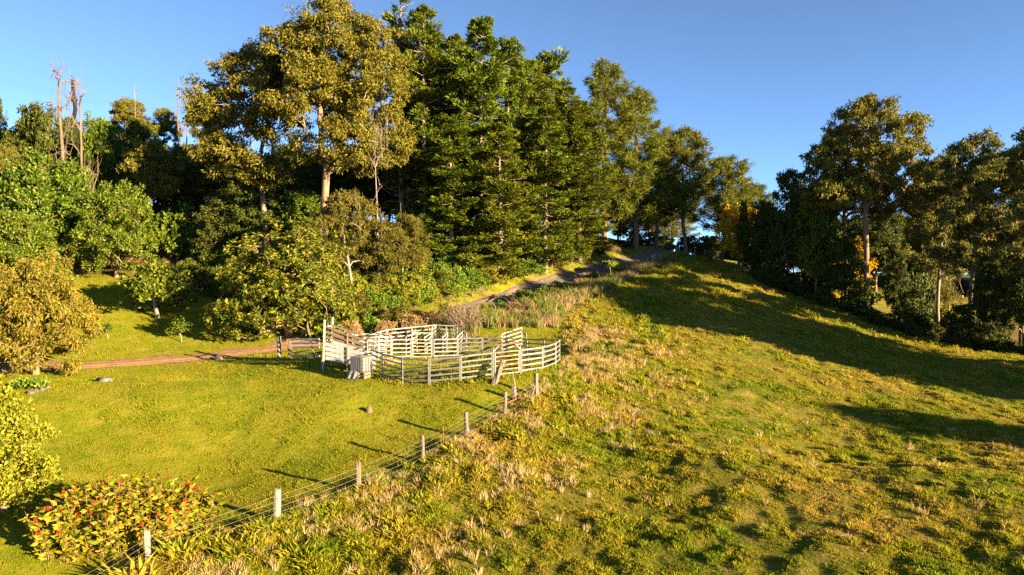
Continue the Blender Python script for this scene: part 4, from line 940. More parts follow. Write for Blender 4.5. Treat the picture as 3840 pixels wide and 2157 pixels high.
BAR['grail'] = unit_bar('gate_rail', M['halfrust'], 0.022, 0.036); BAR['wrail'] = unit_bar('white_rail', M['white'], 0.022, 0.05); BAR['wpost'] = unit_bar('white_post', M['white'], 0.034, 0.034)
BAR['pin'] = unit_bar('pin_lug', M['galv'], 0.02, 0.05)
RAILS = (0.28, 0.62, 0.96, 1.30, 1.64)
def yard_panel(a, b, label, group, gap=0.05, rails=RAILS, mat=('rail', 'ypost'), h=1.72):
    a = np.array(a, float); b = np.array(b, float); e = (b - a) / np.linalg.norm(b - a); a = a + e * gap; b = b - e * gap
    za, zb = g1(*a) - 0.03, g1(*b) - 0.03; loc = np.array([*(a + b) / 2, (za + zb) / 2])
    root = empty('cattle_hurdle', loc); tag(root, label, 'cattle panel', group)
    A = np.array([*a, za]) - loc; Bq = np.array([*b, zb]) - loc
    for p in (A, Bq): bar(root, 'post', mat[1], p, p + [0, 0, h])
    for r in rails: bar(root, 'rail', mat[0], A + [0, 0, r], Bq + [0, 0, r])
    for r in (0.45, 1.45): bar(root, 'pin_lug', 'pin', A + [0, 0, r], A + [0, 0, r] - np.array([*e * (gap + 0.02), 0]))
    return root
def arch_gate(a, b, label, group, H=2.15, top='rust', square=False):
    a = np.array(a, float); b = np.array(b, float); e = (b - a) / np.linalg.norm(b - a); a = a + e * 0.06; b = b - e * 0.06
    za, zb = g1(*a) - 0.03, g1(*b) - 0.03; loc = np.array([*(a + b) / 2, (za + zb) / 2]); root = empty('yard_gate', loc); tag(root, label, 'gate', group)
    A = np.array([*a, za]) - loc; Bq = np.array([*b, zb]) - loc; e3 = np.array([*e, 0])
    for p in (A, Bq): bar(root, 'post', 'ypost', p, p + [0, 0, H - 0.18])
    mb = MB(); r = 0.18
    u = np.linspace(0, math.pi / 2, 6)
    left = [A + [0, 0, H - r] + e3 * (r - r * math.cos(t)) + np.array([0, 0, r * math.sin(t)]) for t in u]
    right = [Bq + [0, 0, H - r] - e3 * (r - r * math.cos(t)) + np.array([0, 0, r * math.sin(t)]) for t in u][::-1]
    mb.tube(np.array(left + right), 0.032, 8); mb.build('arch', M[top], root, True)
    if top == 'rust':
        for s, p in ((1, A), (-1, Bq)): bar(root, 'corner_brace', 'wpost', p + [0, 0, H - 0.45], p + [0, 0, H - 0.06] + e3 * s * 0.36)
    g0 = A + e3 * 0.12; g1_ = Bq - e3 * 0.1
    lf = empty('gate_leaf', (0, 0, 0)); lf.parent = root
    for p in (g0, g1_): bar(lf, 'stile', 'wpost', p + [0, 0, 0.2], p + [0, 0, 1.66])
    for q in (0.22, 0.5, 0.79, 1.08, 1.36, 1.64): bar(lf, 'rail', 'grail', g0 + [0, 0, q], g1_ + [0, 0, q])
    return root
NP = 21; A0 = -math.pi / 2 + math.radians(1.0)
ring = [(YC[0] + YR * math.cos(A0 + i * 2 * math.pi / NP), YC[1] + YR * math.sin(A0 + i * 2 * math.pi / NP)) for i in range(NP)]
ORD = ['first', 'second', 'third', 'fourth', 'fifth', 'sixth', 'seventh', 'eighth']
gP = 'steel rail panels of the round cattle yard'; gG = 'gates of the cattle yard'
for i in range(NP):
    a, b = ring[i], ring[(i + 1) % NP]
    if i == 1: arch_gate(a, b, 'front yard gate with rust-topped arch beside the leaning old post', gG); continue
    if i == 8: arch_gate(a, b, 'rear yard gate with tall rusty arch at the back right of the round yard', gG, 2.3); continue
    if i == 14: arch_gate(a, b, 'inner yard gate with rust-orange arch on the left, behind the feed tub', gG); continue
    if i == 12: arch_gate(a, b, 'flat white-framed yard gate at the back left of the round yard', gG, 2.2, 'white'); continue
    if i in (0, 20, 19, 18, 17, 16, 15):
        lab = '%s steel rail panel of the round yard leftward from the front arched gate' % ORD[{0: 0, 20: 1, 19: 2, 18: 3, 17: 4, 16: 5, 15: 6}[i]]
    elif i < 8: lab = '%s steel rail panel of the round yard rightward from the front arched gate' % ORD[i - 2]
    elif i < 12: lab = '%s rear panel of the round yard leftward from the tall rusty arch' % ORD[i - 9]
    else: lab = 'rear panel of the round yard between the white-framed gate and the rust-orange arch'
    yard_panel(a, b, lab, gP)
def chain(pts, labels, group, mat=('wrail', 'wpost'), h=1.72, rails=RAILS):
    for (a, b), l in zip(zip(pts[:-1], pts[1:]), labels): yard_panel(a, b, l, group, mat=mat, h=h, rails=rails)
gQ = 'white panels of the small pens behind the round yard'
chain([(-10.0,56.2),(-11.6,57.9),(-11.0,60.0),(-9.0,60.9),(-6.9,61.2),(-4.9,60.6),(-3.9,58.8)],
      ['white pen panel at the far left corner, nearest the ramp', 'white pen panel at the far left corner, turning back', 'rear white pen panel, left of three', 'rear white pen panel, middle of three', 'rear white pen panel, right of three', 'white pen panel joining the pens to the back of the round yard'], gQ)
chain([(-8.9,57.0),(-8.2,58.9),(-8.6,60.6)], ['white divider panel inside the pens, front one', 'white divider panel inside the pens, rear one'], gQ)
chain([(-5.9,57.8),(-5.6,59.2),(-5.9,60.7)], ['short white race panel behind the white-framed gate, front one', 'short white race panel behind the white-framed gate, rear one'], gQ)
chain([(-7.4,57.3),(-7.0,59.1),(-7.1,60.9)], ['white divider panel in the middle of the pens, front one', 'white divider panel in the middle of the pens, rear one'], gQ)
chain([(-4.7,57.7),(-4.3,59.3)], ['white divider panel closest to the back of the round yard'], gQ)
chain([(-0.9,58.2),(0.9,59.4)], ['angled white wing panel behind the rear of the round yard'], gQ)
chain([(-10.6,47.9),(-11.0,49.6),(-11.5,51.6),(-11.2,53.6),(-10.2,55.4)], ['race panel joining the ramp foot to the yards', 'outer race panel beside the round yard, first from the ramp', 'outer race panel beside the round yard, second from the ramp', 'outer race panel beside the rust-orange arch'], 'race panels beside the loading ramp')
# ------------------------------------------------------------------ loading ramp
BAR['brail'] = unit_bar('timber_rail', M['brownrail'], 0.03, 0.06, square=True); BAR['rboard'] = unit_bar('side_board', M['board'], 0.018, 0.13, square=True)
BAR['rpost'] = unit_bar('ramp_post', M['white'], 0.055, 0.075, square=True); BAR['mpost'] = unit_bar('middle_upright', M['brownrail'], 0.035, 0.05, square=True); BAR['plank'] = unit_bar('floor_plank', M['brownrail'], 0.10, 0.02, square=True)
hi = at(325, 368, 48.4)[:2]; lo = at(369, 372, 47.5)[:2]
zr = g1(*hi); rl = np.array([hi[0], hi[1], zr]); ramp_o = empty('loading_ramp', rl); tag(ramp_o, 'white boarded cattle loading ramp with sloping rails and two tall end posts', 'ramp')
ex = np.array([*(lo - hi), 0.0]); Lr = np.linalg.norm(ex); ex /= Lr; ny_ = np.array([-ex[1], ex[0], 0]); zl = g1(*lo) - zr
def rp_(s, h, w): return ex * Lr * s + ny_ * w + np.array([0, 0, h])
WD = 0.95
for wv in (0.0, WD):
    for k, (h0_, h1_) in enumerate([(3.16, 2.28), (2.80, 1.98), (2.42, 1.66)]): bar(ramp_o, 'rail', 'brail', rp_(0.0, h0_, wv - 0.0), rp_(1.0, h1_ + zl, wv))
    for k in range(4):
        f = (k + 0.5) / 4; bar(ramp_o, 'side_board', 'rboard', rp_(0.02, 0.72 + f * 1.34 + 0.003 * k, wv), rp_(1.0, 0.3 + zl + f * 1.1, wv))
    off = -0.05 if wv == 0 else 0.05
    bar(ramp_o, 'end_post', 'rpost', rp_(-0.03, -0.1, wv + off * 1.6), rp_(0.02, 3.62 if wv == 0 else 3.7, wv + off * 1.6))
    bar(ramp_o, 'prop_post', 'mpost', rp_(-0.10, -0.1, wv + off * 1.8), rp_(0.0, 1.5, wv + off * 1.8))
    bar(ramp_o, 'middle_upright', 'mpost', rp_(0.52, 0.0 + zl * 0.5, wv + off), rp_(0.53, 2.78 + zl * 0.5, wv + off))
    bar(ramp_o, 'foot_post', 'wpost', rp_(0.98, zl - 0.1, wv + off), rp_(0.98, 2.4 + zl, wv + off))
for k in range(16):
    s = 0.03 + k * 0.06; h = 0.76 + (0.32 + zl - 0.76) * s; bar(ramp_o, 'floor_plank', 'plank', rp_(s, h, 0.06), rp_(s, h, WD - 0.06))
for hh in (1.2, 2.2): bar(ramp_o, 'end_slat', 'wrail', rp_(0.0, hh + 0.9, 0.0), rp_(0.0, hh + 0.9, WD))
# old timber beside the ramp
BAR['oldrail'] = unit_bar('old_rail', M['board'], 0.022, 0.07, square=True); BAR['oldpost'] = unit_bar('old_post', M['post'], 0.05, 0.06, square=True)
q0 = at(291, 358, 53)[:2]; q1 = at(318, 355, 51.5)[:2]; zq = g1(*q0); rr = empty('timber_rail_fence', (q0[0], q0[1], zq)); tag(rr, 'old sagging white timber rails left of the loading ramp', 'fence')
v = np.array([*(q1 - q0), 0])
for h in (0.35, 1.0, 1.3, 1.62): bar(rr, 'rail', 'oldrail', np.array([0.02, 0, h - 0.12]), v * 1.05 + [0, 0, h + 0.08])
bar(rr, 'post', 'oldpost', (-0.06, -0.06, -0.1), (-0.25, -0.06, 1.5)); bar(rr, 'post', 'oldpost', (0.15, -0.08, -0.1), (-0.05, -0.08, 1.45))
pq = at(315.5, 356, 51)[:2]; lean = empty('leaning_pole', (pq[0], pq[1], g1(*pq))); tag(lean, 'long grey pole leaning left against the old timber rails', 'pole')
bar(lean, 'pole', 'oldpost', (0, 0, -0.1), (-0.62, 0.1, 2.65)); mb = MB(); mb.tube([(-0.62, 0.1, 2.6), (-0.63, 0.1, 2.68)], [0.055, 0.04], 6); mb.build('split_top', M['post'], lean)
q0 = at(353, 330, 60)[:2]; rr = empty('white_rail_piece', (q0[0], q0[1], g1(*q0))); tag(rr, 'short piece of white rail fence in the scrub behind the ramp', 'fence')
bar(rr, 'post', 'wpost', (0, 0, -0.1), (-0.1, 0, 1.3)); bar(rr, 'post', 'wpost', (2.6, 0.3, -0.1), (2.6, 0.3, 1.4))
for h in (0.6, 1.15): bar(rr, 'rail', 'oldrail', (-0.08, -0.05, h), (2.6, 0.25, h + 0.1))

# ------------------------------------------------------------------ posts and wire fence
def post_mesh(name, h, r, seed, mat):
    rg_ = np.random.default_rng(seed); k = 9; z = np.concatenate([np.linspace(-0.2, h, 7)]); mb = MB(); prof = 1 + rg_.normal(0, 0.10, k)
    V = []
    for i, zz_ in enumerate(z):
        a = np.arange(k) * 2 * np.pi / k; rr_ = r * prof * (1.06 - 0.08 * i / 6) * (1 + rg_.normal(0, 0.03, k))
        V.append(np.stack([rr_ * np.cos(a), rr_ * np.sin(a), np.full(k, zz_) + (rg_.normal(0, 0.03, k) if i == 6 else 0)], 1))
    Fs = [[i * k + j, i * k + (j + 1) % k, (i + 1) * k + (j + 1) % k, (i + 1) * k + j] for i in range(6) for j in range(k)]
    V.append(np.array([[0, 0, h - 0.02]])); Fs += [[6 * k + j, 6 * k + (j + 1) % k, 7 * k] for j in range(k)]
    mb.add(np.concatenate(V), Fs); return mb.mesh(name, mat)
FP = [np.array([*p, g1(*p)]) for p in FENCE]
fence = empty('wire_fence', FP[2]); tag(fence, 'five-wire farm fence with weathered timber posts between lawn and paddock', 'fence')
WH = (0.24, 0.48, 0.72, 0.97, 1.2)
for i, p in enumerate(FP):
    h = [1.4, 1.42, 1.45, 1.42, 1.4, 1.38, 1.42, 1.5][i]; o = obj('post', post_mesh('fence_post', h, [0.1, 0.1, 0.13, 0.105, 0.1, 0.1, 0.1, 0.14][i], 200 + i, M['postwhite'] if i in (1, 2) else M['post']), fence, p - FP[2])
    o.rotation_euler = (rp.uniform(-0.03, 0.03), rp.uniform(-0.03, 0.03), rp.uniform(0, 6))
dl = np.array([0.11 * (FENCE[1] - FENCE[0])[1], -0.11 * (FENCE[1] - FENCE[0])[0]]) / np.linalg.norm(FENCE[1] - FENCE[0])
for h in WH:
    pts = []
    for a, b in zip(FP[:-1], FP[1:]):
        for t in np.linspace(0, 1, 8, endpoint=False): pts.append(a + (b - a) * t + np.array([*dl, h - 0.05 * math.sin(math.pi * t)]))
    pts.append(FP[-1] + np.array([*dl, h])); mb = MB(); mb.tube(np.array(pts) - FP[2], 0.0028, 5); mb.build('wire', M['wire'], fence, True)
mb = MB(); mb.box((0, 0, 0.6), (0.03, 0.035, 1.35)); mb.box((0, 0.02, 0.6), (0.006, 0.04, 1.35)); pk = 0.55 * FP[4] + 0.45 * FP[5]; mb.build('steel_picket', M['rust'], fence, loc=pk - FP[2])
# brace of the corner: short post, strut, slack brace wires
b1 = at(514.5, 397, 41.2); b1[2] = g1(b1[0], b1[1]); o = obj('corner_post', post_mesh('short_post', 0.85, 0.13, 301, M['post']), fence, b1 - FP[2]); o.rotation_euler = (0, -0.16, 1)
b2 = at(530.5, 398, 41.2); b2[2] = g1(b2[0], b2[1]); s0 = b2 - FP[2]; s1 = FP[-1] + [0, 0, 0.95] - FP[2]; BAR['strut'] = unit_bar('strut_timber', M['post'], 0.05, 0.06, 8); bar(fence, 'strut', 'strut', s0, s1)
lp = at(494, 383, 43.0); lp[2] = g1(lp[0], lp[1]); lpo = empty('leaning_post', lp); tag(lpo, 'thick split grey post leaning in front of the front yard gate', 'post')
o = obj('post', post_mesh('old_split_post', 1.62, 0.17, 302, M['post']), lpo); o.rotation_euler = (0.05, 0.36, 0.4)
mb = MB(); mb.tube([(0.1, -0.12, 0.02), (0.22, -0.12, 0.5), (0.36, -0.1, 1.1)], [0.09, 0.08, 0.03], 6); mb.build('split_slab', M['post'], lpo)
lt = lp + [0.5, 0, 1.4] - FP[2]; lb = lp + [0.05, 0, 0.1] - FP[2]
for a, b in ((lt, FP[-1] + [0, 0, 0.5] - FP[2]), (lb, b1 + [0, 0, 0.35] - FP[2]), (lt, b1 + [0, 0, 0.8] - FP[2])):
    mb = MB(); t = np.linspace(0, 1, 7)[:, None]; q = a + (b - a) * t; q[:, 2] -= 0.08 * np.sin(np.pi * t[:, 0]); mb.tube(q, 0.012, 5); mb.build('brace_wire', M['post'], fence)
mb = MB(); a = at(499, 404, 40.4); b = at(526, 396.5, 41.4); a[2] = g1(a[0], a[1]) + 0.12; b[2] = g1(b[0], b[1]) + 0.14; mb.tube([(0, 0, 0), (b - a) * 0.5, b - a], 0.04, 8); mb.tube([(0, 0, 0), (-0.12, 0.02, -0.02)], 0.055, 8)
tag(mb.build('rusty_pipe', M['rust'], None, True, loc=a), 'rusty red pipe lying in long grass at the fence corner', 'pipe')
mb = MB(); a = at(517, 394, 41.6); a[2] = g1(a[0], a[1]); mb.tube([(0, 0, 0), (-0.14, 0.05, 0.8), (-0.28, 0.1, 1.55)], [0.02, 0.02, 0.012], 5); tag(mb.build('white_rod', M['white'], None, True, loc=a), 'thin white rod standing in the grass before the front yard gate', 'rod')
pt = at(279, 359.5, 53); pt[2] = g1(pt[0], pt[1]); po_ = empty('gate_post', pt); tag(po_, 'stout grey gate post beside the dirt track under the rosette tree', 'post'); obj('post', post_mesh('track_gate_post', 1.85, 0.16, 305, M['postwhite']), po_)
mb = MB(); mb.tube([(0.15, 0, 1.2), (0.26, 0, 1.2), (0.26, 0, 1.32)], 0.02, 6); mb.build('hinge', M['rust'], po_)
# crest and right-hand fence of steel pickets
CR = [(645,269,90),(660,263,95),(676,259.5,98),(695,255,100.5),(704,255,101.5),(745,275,97),(800,299,90),(860,319,83),(922,335,77.5),(961,343,74),(1000,350,71),(1045,356,68)]
cr = []
for c in CR: p = at(*c); p[2] = g1(p[0], p[1]); cr.append(p)
cf = empty('picket_fence', cr[3]); tag(cf, 'thin fence of pale steel pickets along the crest and the dark tree line', 'fence')
BAR['picket'] = unit_bar('picket', M['galv'], 0.035, 0.035, 6)
for p in cr: bar(cf, 'picket', 'picket', p - cr[3] + [0, 0, -0.2], p - cr[3] + [rp.uniform(-0.05, 0.05), 0, 1.25])
for h in (0.5, 0.85, 1.15): mb = MB(); mb.tube(np.array(cr) - cr[3] + [0, 0, h], 0.008, 4); mb.build('wire', M['wire'], cf)
UP = [(505,326,62.5),(536,316,66),(562,306,69.5)]
for k, c in enumerate(UP):
    p = at(*c); p[2] = g1(p[0], p[1]); mb = MB(); mb.box((0, 0, 0.65), (0.035, 0.035, 1.4)); mb.box((0.02, 0, 0.65), (0.05, 0.008, 1.4))
    tag(mb.build('rusty_picket', M['rust'], None, loc=p), '%s rusty picket on the slope above the yard' % ['lowest', 'middle', 'highest'][k], 'picket', 'rusty pickets above the yard')
# ------------------------------------------------------------------ water tote, tubs, stumps and other loose things
tp = at(361.5, 378, 46.2); tp[2] = g1(tp[0], tp[1]); tote = empty('water_tote', tp, math.radians(-24)); tag(tote, 'white caged plastic water tote on a pallet, tarp hanging from its base', 'water tank')
mb = MB(); n = 14; a = np.linspace(0, 2 * np.pi, 40, endpoint=False)
def rrect(hx, hy, r, k=6):
    out = []
    for cx, cy, t0 in ((hx - r, hy - r, 0), (-hx + r, hy - r, 90), (-hx + r, -hy + r, 180), (hx - r, -hy + r, 270)):
        for t in np.linspace(0, 90, k): out.append((cx + r * math.cos(math.radians(t0 + t)), cy + r * math.sin(math.radians(t0 + t))))
    return np.array(out)
prof = [(0.46, 0.90), (0.49, 0.97), (0.62, 1.0), (0.80, 0.985), (0.85, 1.0), (1.05, 1.0), (1.1, 0.985), (1.15, 1.0), (1.38, 1.0), (1.44, 0.97), (1.47, 0.88)]
V = []; Fs = []
for i, (z, s) in enumerate(prof): q = rrect(0.57 * s, 0.47 * s, 0.12); V.append(np.concatenate([q, np.full((len(q), 1), z)], 1))
k = len(V[0])
for i in range(len(prof) - 1): Fs += [[i * k + j, i * k + (j + 1) % k, (i + 1) * k + (j + 1) % k, (i + 1) * k + j] for j in range(k)]
Fs += [list(range(k))[::-1], [(len(prof) - 1) * k + j for j in range(k)]]
mb.add(np.concatenate(V), Fs); bt = mb.build('bottle', M['plastic'], tote, True)
mb = MB(); mb.tube([(0, 0, 1.46), (0, 0, 1.53)], [0.12, 0.12], 12); mb.build('lid', M['rust'], bt)
mb = MB(); mb.tube([(0, -0.47, 0.56), (0, -0.56, 0.56), (0, -0.56, 0.5)], 0.04, 8); mb.build('valve', M['rubber'], bt)
BAR['cage'] = unit_bar('cage_tube', M['steel'], 0.017, 0.017, 8)
for z in (0.48, 0.74, 0.98, 1.22, 1.48):
    q = rrect(0.6, 0.5, 0.1, 4); q = np.concatenate([q, q[:1]]); mb = MB(); mb.tube(np.concatenate([q, np.full((len(q), 1), z)], 1), 0.014, 6, cap=False); mb.build('cage_hoop', M['steel'], tote)
for x in np.linspace(-0.48, 0.48, 7):
    for y in (-0.51, 0.51): bar(tote, 'cage_bar', 'cage', (x, y, 0.44), (x, y, 1.49))
for y in np.linspace(-0.38, 0.38, 5):
    for x in (-0.61, 0.61): bar(tote, 'cage_bar', 'cage', (x, y, 0.44), (x, y, 1.49))
mb = MB(); mb.box((-0.2, -0.52, 1.2), (0.42, 0.008, 0.42)); mb.build('sign_plate', M['steel'], tote)
BAR['slat'] = unit_bar('pallet_slat', M['brownrail'], 0.055, 0.011, square=True)
for lv in (0.0, 0.22):
    pal = empty('pallet', (0, 0, lv)); pal.parent = tote
    for y in (-0.45, -0.22, 0, 0.22, 0.45):
        for z in (0.03, 0.195): bar(pal, 'slat', 'slat', (-0.6, y, z), (0.6, y, z))
    for x in (-0.55, 0, 0.55): mb = MB(); mb.box((x, 0, 0.113), (0.09, 0.98, 0.14)); mb.build('bearer', M['brownrail'], pal)
rt = np.random.default_rng(14); ns, nv = 28, 9; V = []
for i in range(ns):
    s = i / (ns - 1); path = [(-0.66, 0.45), (-0.68, -0.57), (0.28, -0.6)]; L1 = 1.02; L2 = 0.96; t = s * (L1 + L2)
    if t < L1: c = np.array([-0.66 - 0.02 * t, 0.45 - t]); nrm = np.array([-1, 0])
    else: c = np.array([-0.68 + (t - L1), -0.58]); nrm = np.array([0, -1])
    for j in range(nv):
        u = j / (nv - 1); top = 0.56 + 0.05 * math.sin(s * 9) - 0.34 * max(0, s - 0.78) / 0.22 * 0.6; z = top * (1 - u) + 0.02 * u
        o_ = 0.03 + u * 0.16 + 0.05 * math.sin(s * 31 + u * 2) * (0.3 + u) + rt.normal(0, 0.008); V.append((*(c + nrm * o_), z))
id_ = np.arange(ns * nv).reshape(ns, nv); q = np.stack([id_[:-1, :-1], id_[:-1, 1:], id_[1:, 1:], id_[1:, :-1]], -1).reshape(-1, 4)
tm = obj('tarp', mesh_np('tarp', V, q, 4, [M['tarp']], True), tote); sd = tm.modifiers.new('thickness', 'SOLIDIFY'); sd.thickness = 0.008
def tub(name, label, cat, px, row, d, L, Wd, Hh, mat, rz, inner=None, taper=0.75):
    p = at(px, row, d); p[2] = g1(p[0], p[1]); root = empty(name, p, rz); tag(root, label, cat); k = 24; mb = MB(); V = []
    for (s, z) in ((taper, 0.0), (1.0, Hh), (1.06, Hh), (1.06, Hh - 0.04), (0.93, Hh - 0.01), (taper * 0.92, 0.05)):
        a = np.arange(k) * 2 * np.pi / k; V.append(np.stack([np.sign(np.cos(a)) * abs(np.cos(a)) ** 0.7 * L / 2 * s, np.sign(np.sin(a)) * abs(np.sin(a)) ** 0.7 * Wd / 2 * s, np.full(k, z)], 1))
    V = [V[0], V[3], V[2], V[4], V[5]]
    Fs = [[i * k + j, i * k + (j + 1) % k, (i + 1) * k + (j + 1) % k, (i + 1) * k + j] for i in range(4) for j in range(k)] + [list(range(k))[::-1], [4 * k + j for j in range(k)]]
    mb.add(np.concatenate(V), Fs); mb.build('shell', mat, root, True); return root
t1 = tub('feed_trough', 'black boat-shaped feed trough on the grass right of the water tote', 'trough', 390, 371.5, 45.4, 1.25, 0.55, 0.26, M['rubber'], math.radians(-22))
mb = MB(); mb.tube([(0.62, -0.1, 0.1), (0.5, 0.2, 0.12)], 0.1, 8); mb.build('end_log', M['wood'], t1)
t2 = tub('feed_tub', 'tan oval feed tub inside the round yard at its left', 'tub', 393, 362, 51.4, 1.35, 0.7, 0.34, M['tub'], 0.2)
mb = MB(); u = np.linspace(-1, 1, 9) * 0.98; mb.tube(np.stack([0 * u, 0 * u, 0.17 * np.sin(u * math.pi / 2)], 1), 0.17 * np.sqrt(np.maximum(0.02, 1 - np.sin(u * math.pi / 2) ** 2)), 14)
tag(mb.build('float_ball', M['ball'], None, True, loc=(t2.location.x + 0.1, t2.location.y - 0.05, t2.location.z + 0.24)), 'yellow ball float resting in the tan feed tub', 'ball')
# half pipe on the lawn
p = at(104.5, 382, 46.5); p[2] = g1(p[0], p[1]); mb = MB(); k = 14; Lp = 1.0
th = np.linspace(-0.15, math.pi + 0.15, k); V = []
for x in (0, Lp):
    for r in (0.24, 0.2): V.append(np.stack([np.full(k, x), r * np.cos(th), r * np.sin(th) + 0.03], 1))
Fs = []
for j in range(k - 1): Fs += [[j, j + 1, 2 * k + j + 1, 2 * k + j], [k + j + 1, k + j, 3 * k + j, 3 * k + j + 1], [j + 1, j, k + j, k + j + 1], [2 * k + j, 2 * k + j + 1, 3 * k + j + 1, 3 * k + j]]
Fs += [[0, 2 * k, 3 * k, k], [k - 1, 2 * k - 1, 4 * k - 1, 3 * k - 1]]
mb.add(np.concatenate(V), Fs); tag(mb.build('half_pipe', M['concrete'], None, True, loc=(p[0] - 0.45, p[1], p[2]), rot=(0, 0, -0.25)), 'grey half-round pipe lying on the lawn below the track', 'pipe')
def lump(name, label, cat, px, row, d, r, h, mat, seed):
    p = at(px, row, d); p[2] = g1(p[0], p[1]) - 0.05; rg_ = np.random.default_rng(seed); mb = MB(); k = 11; V = []; zs = np.linspace(0, h, 6)
    pr = 1 + rg_.normal(0, 0.16, k)
    for i, z in enumerate(zs):
        a = np.arange(k) * 2 * np.pi / k; q = r * pr * (1.25 - 0.42 * (i / 5) ** 0.6) * (1 + rg_.normal(0, 0.07, k)); V.append(np.stack([q * np.cos(a), q * np.sin(a), z + rg_.normal(0, 0.03, k) * (i == 5)], 1))
    V.append(np.array([[0, 0, h * 0.9]])); Fs = [[i * k + j, i * k + (j + 1) % k, (i + 1) * k + (j + 1) % k, (i + 1) * k + j] for i in range(5) for j in range(k)] + [[5 * k + j, 5 * k + (j + 1) % k, 6 * k] for j in range(k)]
    mb.add(np.concatenate(V), Fs); return tag(mb.build(name, mat, None, loc=p), label, cat)
lump('stump', 'small weathered tree stump in the middle of the lawn', 'stump', 369, 412, 40.6, 0.17, 0.36, M['wood'], 1)
lump('earth_clod', 'clod of dark earth beside the dirt track', 'clod', 219, 361, 56, 0.3, 0.3, M['rock'], 2)
for k, (px, row, d, r) in enumerate([(47, 391.5, 43.6, 0.2), (42, 393, 43.2, 0.17), (37, 394, 42.8, 0.15), (31, 394.5, 42.5, 0.18)]):
    lump('edging_rock', '%s brown rock edging the garden bed at the left' % ['rightmost', 'second from right', 'third from right', 'leftmost visible'][k], 'rock', px, row, d, r, 0.22, M['rock'], 20 + k)['group'] = 'rocks edging the garden bed'
# wheelie bins at the crest
def bin_(x, y, rz, label):
    root = empty('wheelie_bin', (x, y, g1(x, y)), rz); tag(root, label, 'bin', 'wheelie bins at the driveway top'); mb = MB()
    V = [(-0.22,-0.24,0.06),(0.22,-0.24,0.06),(0.22,0.22,0.06),(-0.22,0.22,0.06),(-0.29,-0.34,0.98),(0.29,-0.34,0.98),(0.29,0.34,0.98),(-0.29,0.34,0.98)]
    mb.add(V, [[0,3,2,1],[4,5,6,7],[0,1,5,4],[1,2,6,5],[2,3,7,6],[3,0,4,7]]); mb.build('body', M['darkgreen'], root)
    mb = MB(); mb.add([(-0.31,-0.37,0.985),(0.31,-0.37,0.985),(0.31,0.36,0.985),(-0.31,0.36,0.985),(-0.27,-0.33,1.05),(0.27,-0.33,1.05),(0.27,0.33,1.09),(-0.27,0.33,1.09)], [[0,3,2,1],[4,5,6,7],[0,1,5,4],[1,2,6,5],[2,3,7,6],[3,0,4,7]]); mb.build('lid', M['darkgreen'], root)
    for s in (-1, 1): mb = MB(); mb.tube([(s * 0.23, 0.27, 0.1), (s * 0.29, 0.27, 0.1)], 0.1, 12); mb.build('wheel', M['rubber'], root)
    mb = MB(); mb.tube([(-0.25, 0.4, 0.98), (0.25, 0.4, 0.98)], 0.018, 6); mb.build('handle', M['rubber'], root)
b = at(672, 250, 104)
bin_(b[0], b[1], 0.15, 'dark green wheelie bin at the driveway top, left one'); b2_ = at(677, 251, 103); bin_(b2_[0], b2_[1], -0.1, 'dark green wheelie bin at the driveway top, right one')
# driveway gate beyond the crest
g0_ = at(650, 249, 108); g0_[2] = g1(g0_[0], g0_[1]); gt = empty('driveway_gate', g0_); tag(gt, 'open timber driveway gate with diagonal brace at the crest', 'gate')
bar(gt, 'post', 'oldpost', (0, 0, -0.2), (0, 0, 1.7)); bar(gt, 'post', 'oldpost', (3.4, 0.4, -0.2), (3.4, 0.4, 1.6))
for h in (0.4, 0.8, 1.2): bar(gt, 'rail', 'oldpost', (0.1, 0, h), (2.8, 0.9, h))
bar(gt, 'diagonal_brace', 'oldpost', (0.1, -0.04, 0.3), (2.8, 0.86, 1.3)); bar(gt, 'stile', 'oldpost', (2.8, 0.9, 0.3), (2.8, 0.9, 1.3))
# fallen wood
for k, (px, row, d, dx, dy, dz, r, lab) in enumerate([(487,303,73.6,2.9,1.0,1.4,0.08,'pale fallen branch leaning on the bank at the bottom of the drive'),(483,301,74.2,2.4,-0.6,0.5,0.06,'short fallen branch beside the pale leaning one'),(478,330,60.6,2.4,0.6,0.55,0.07,'grey fallen branch right under the twiggy shrub'),(448,329,61,-3.2,1.6,1.5,0.06,'long thin fallen branch left of the twiggy shrub')]):
    p = at(px, row, d); p[2] = g1(p[0], p[1]); mb = MB(); e = np.array([dx, dy, 0]); ze = max(dz, g1(p[0] + dx, p[1] + dy) - p[2] + 0.15); t = np.linspace(0, 1, 7)[:, None]; rg_ = np.random.default_rng(50 + k)
    mb.tube(e * t + np.array([0, 0, 1]) * (0.05 + ze * t) + rg_.normal(0, 0.05, (7, 3)), r * (1 - 0.7 * t[:, 0]), 6)
    for q in (0.4, 0.65, 0.8): dv = rg_.normal(0, 0.4, 3); dv[2] = abs(dv[2]); mb.tube([e * q + [0, 0, 0.05 + ze * q], e * q + [0, 0, 0.05 + ze * q] + dv], [r * 0.45, r * 0.15], 5)
    tag(mb.build('fallen_branch', M['bark_dead'], None, True, loc=p), lab, 'branch', 'fallen branches')
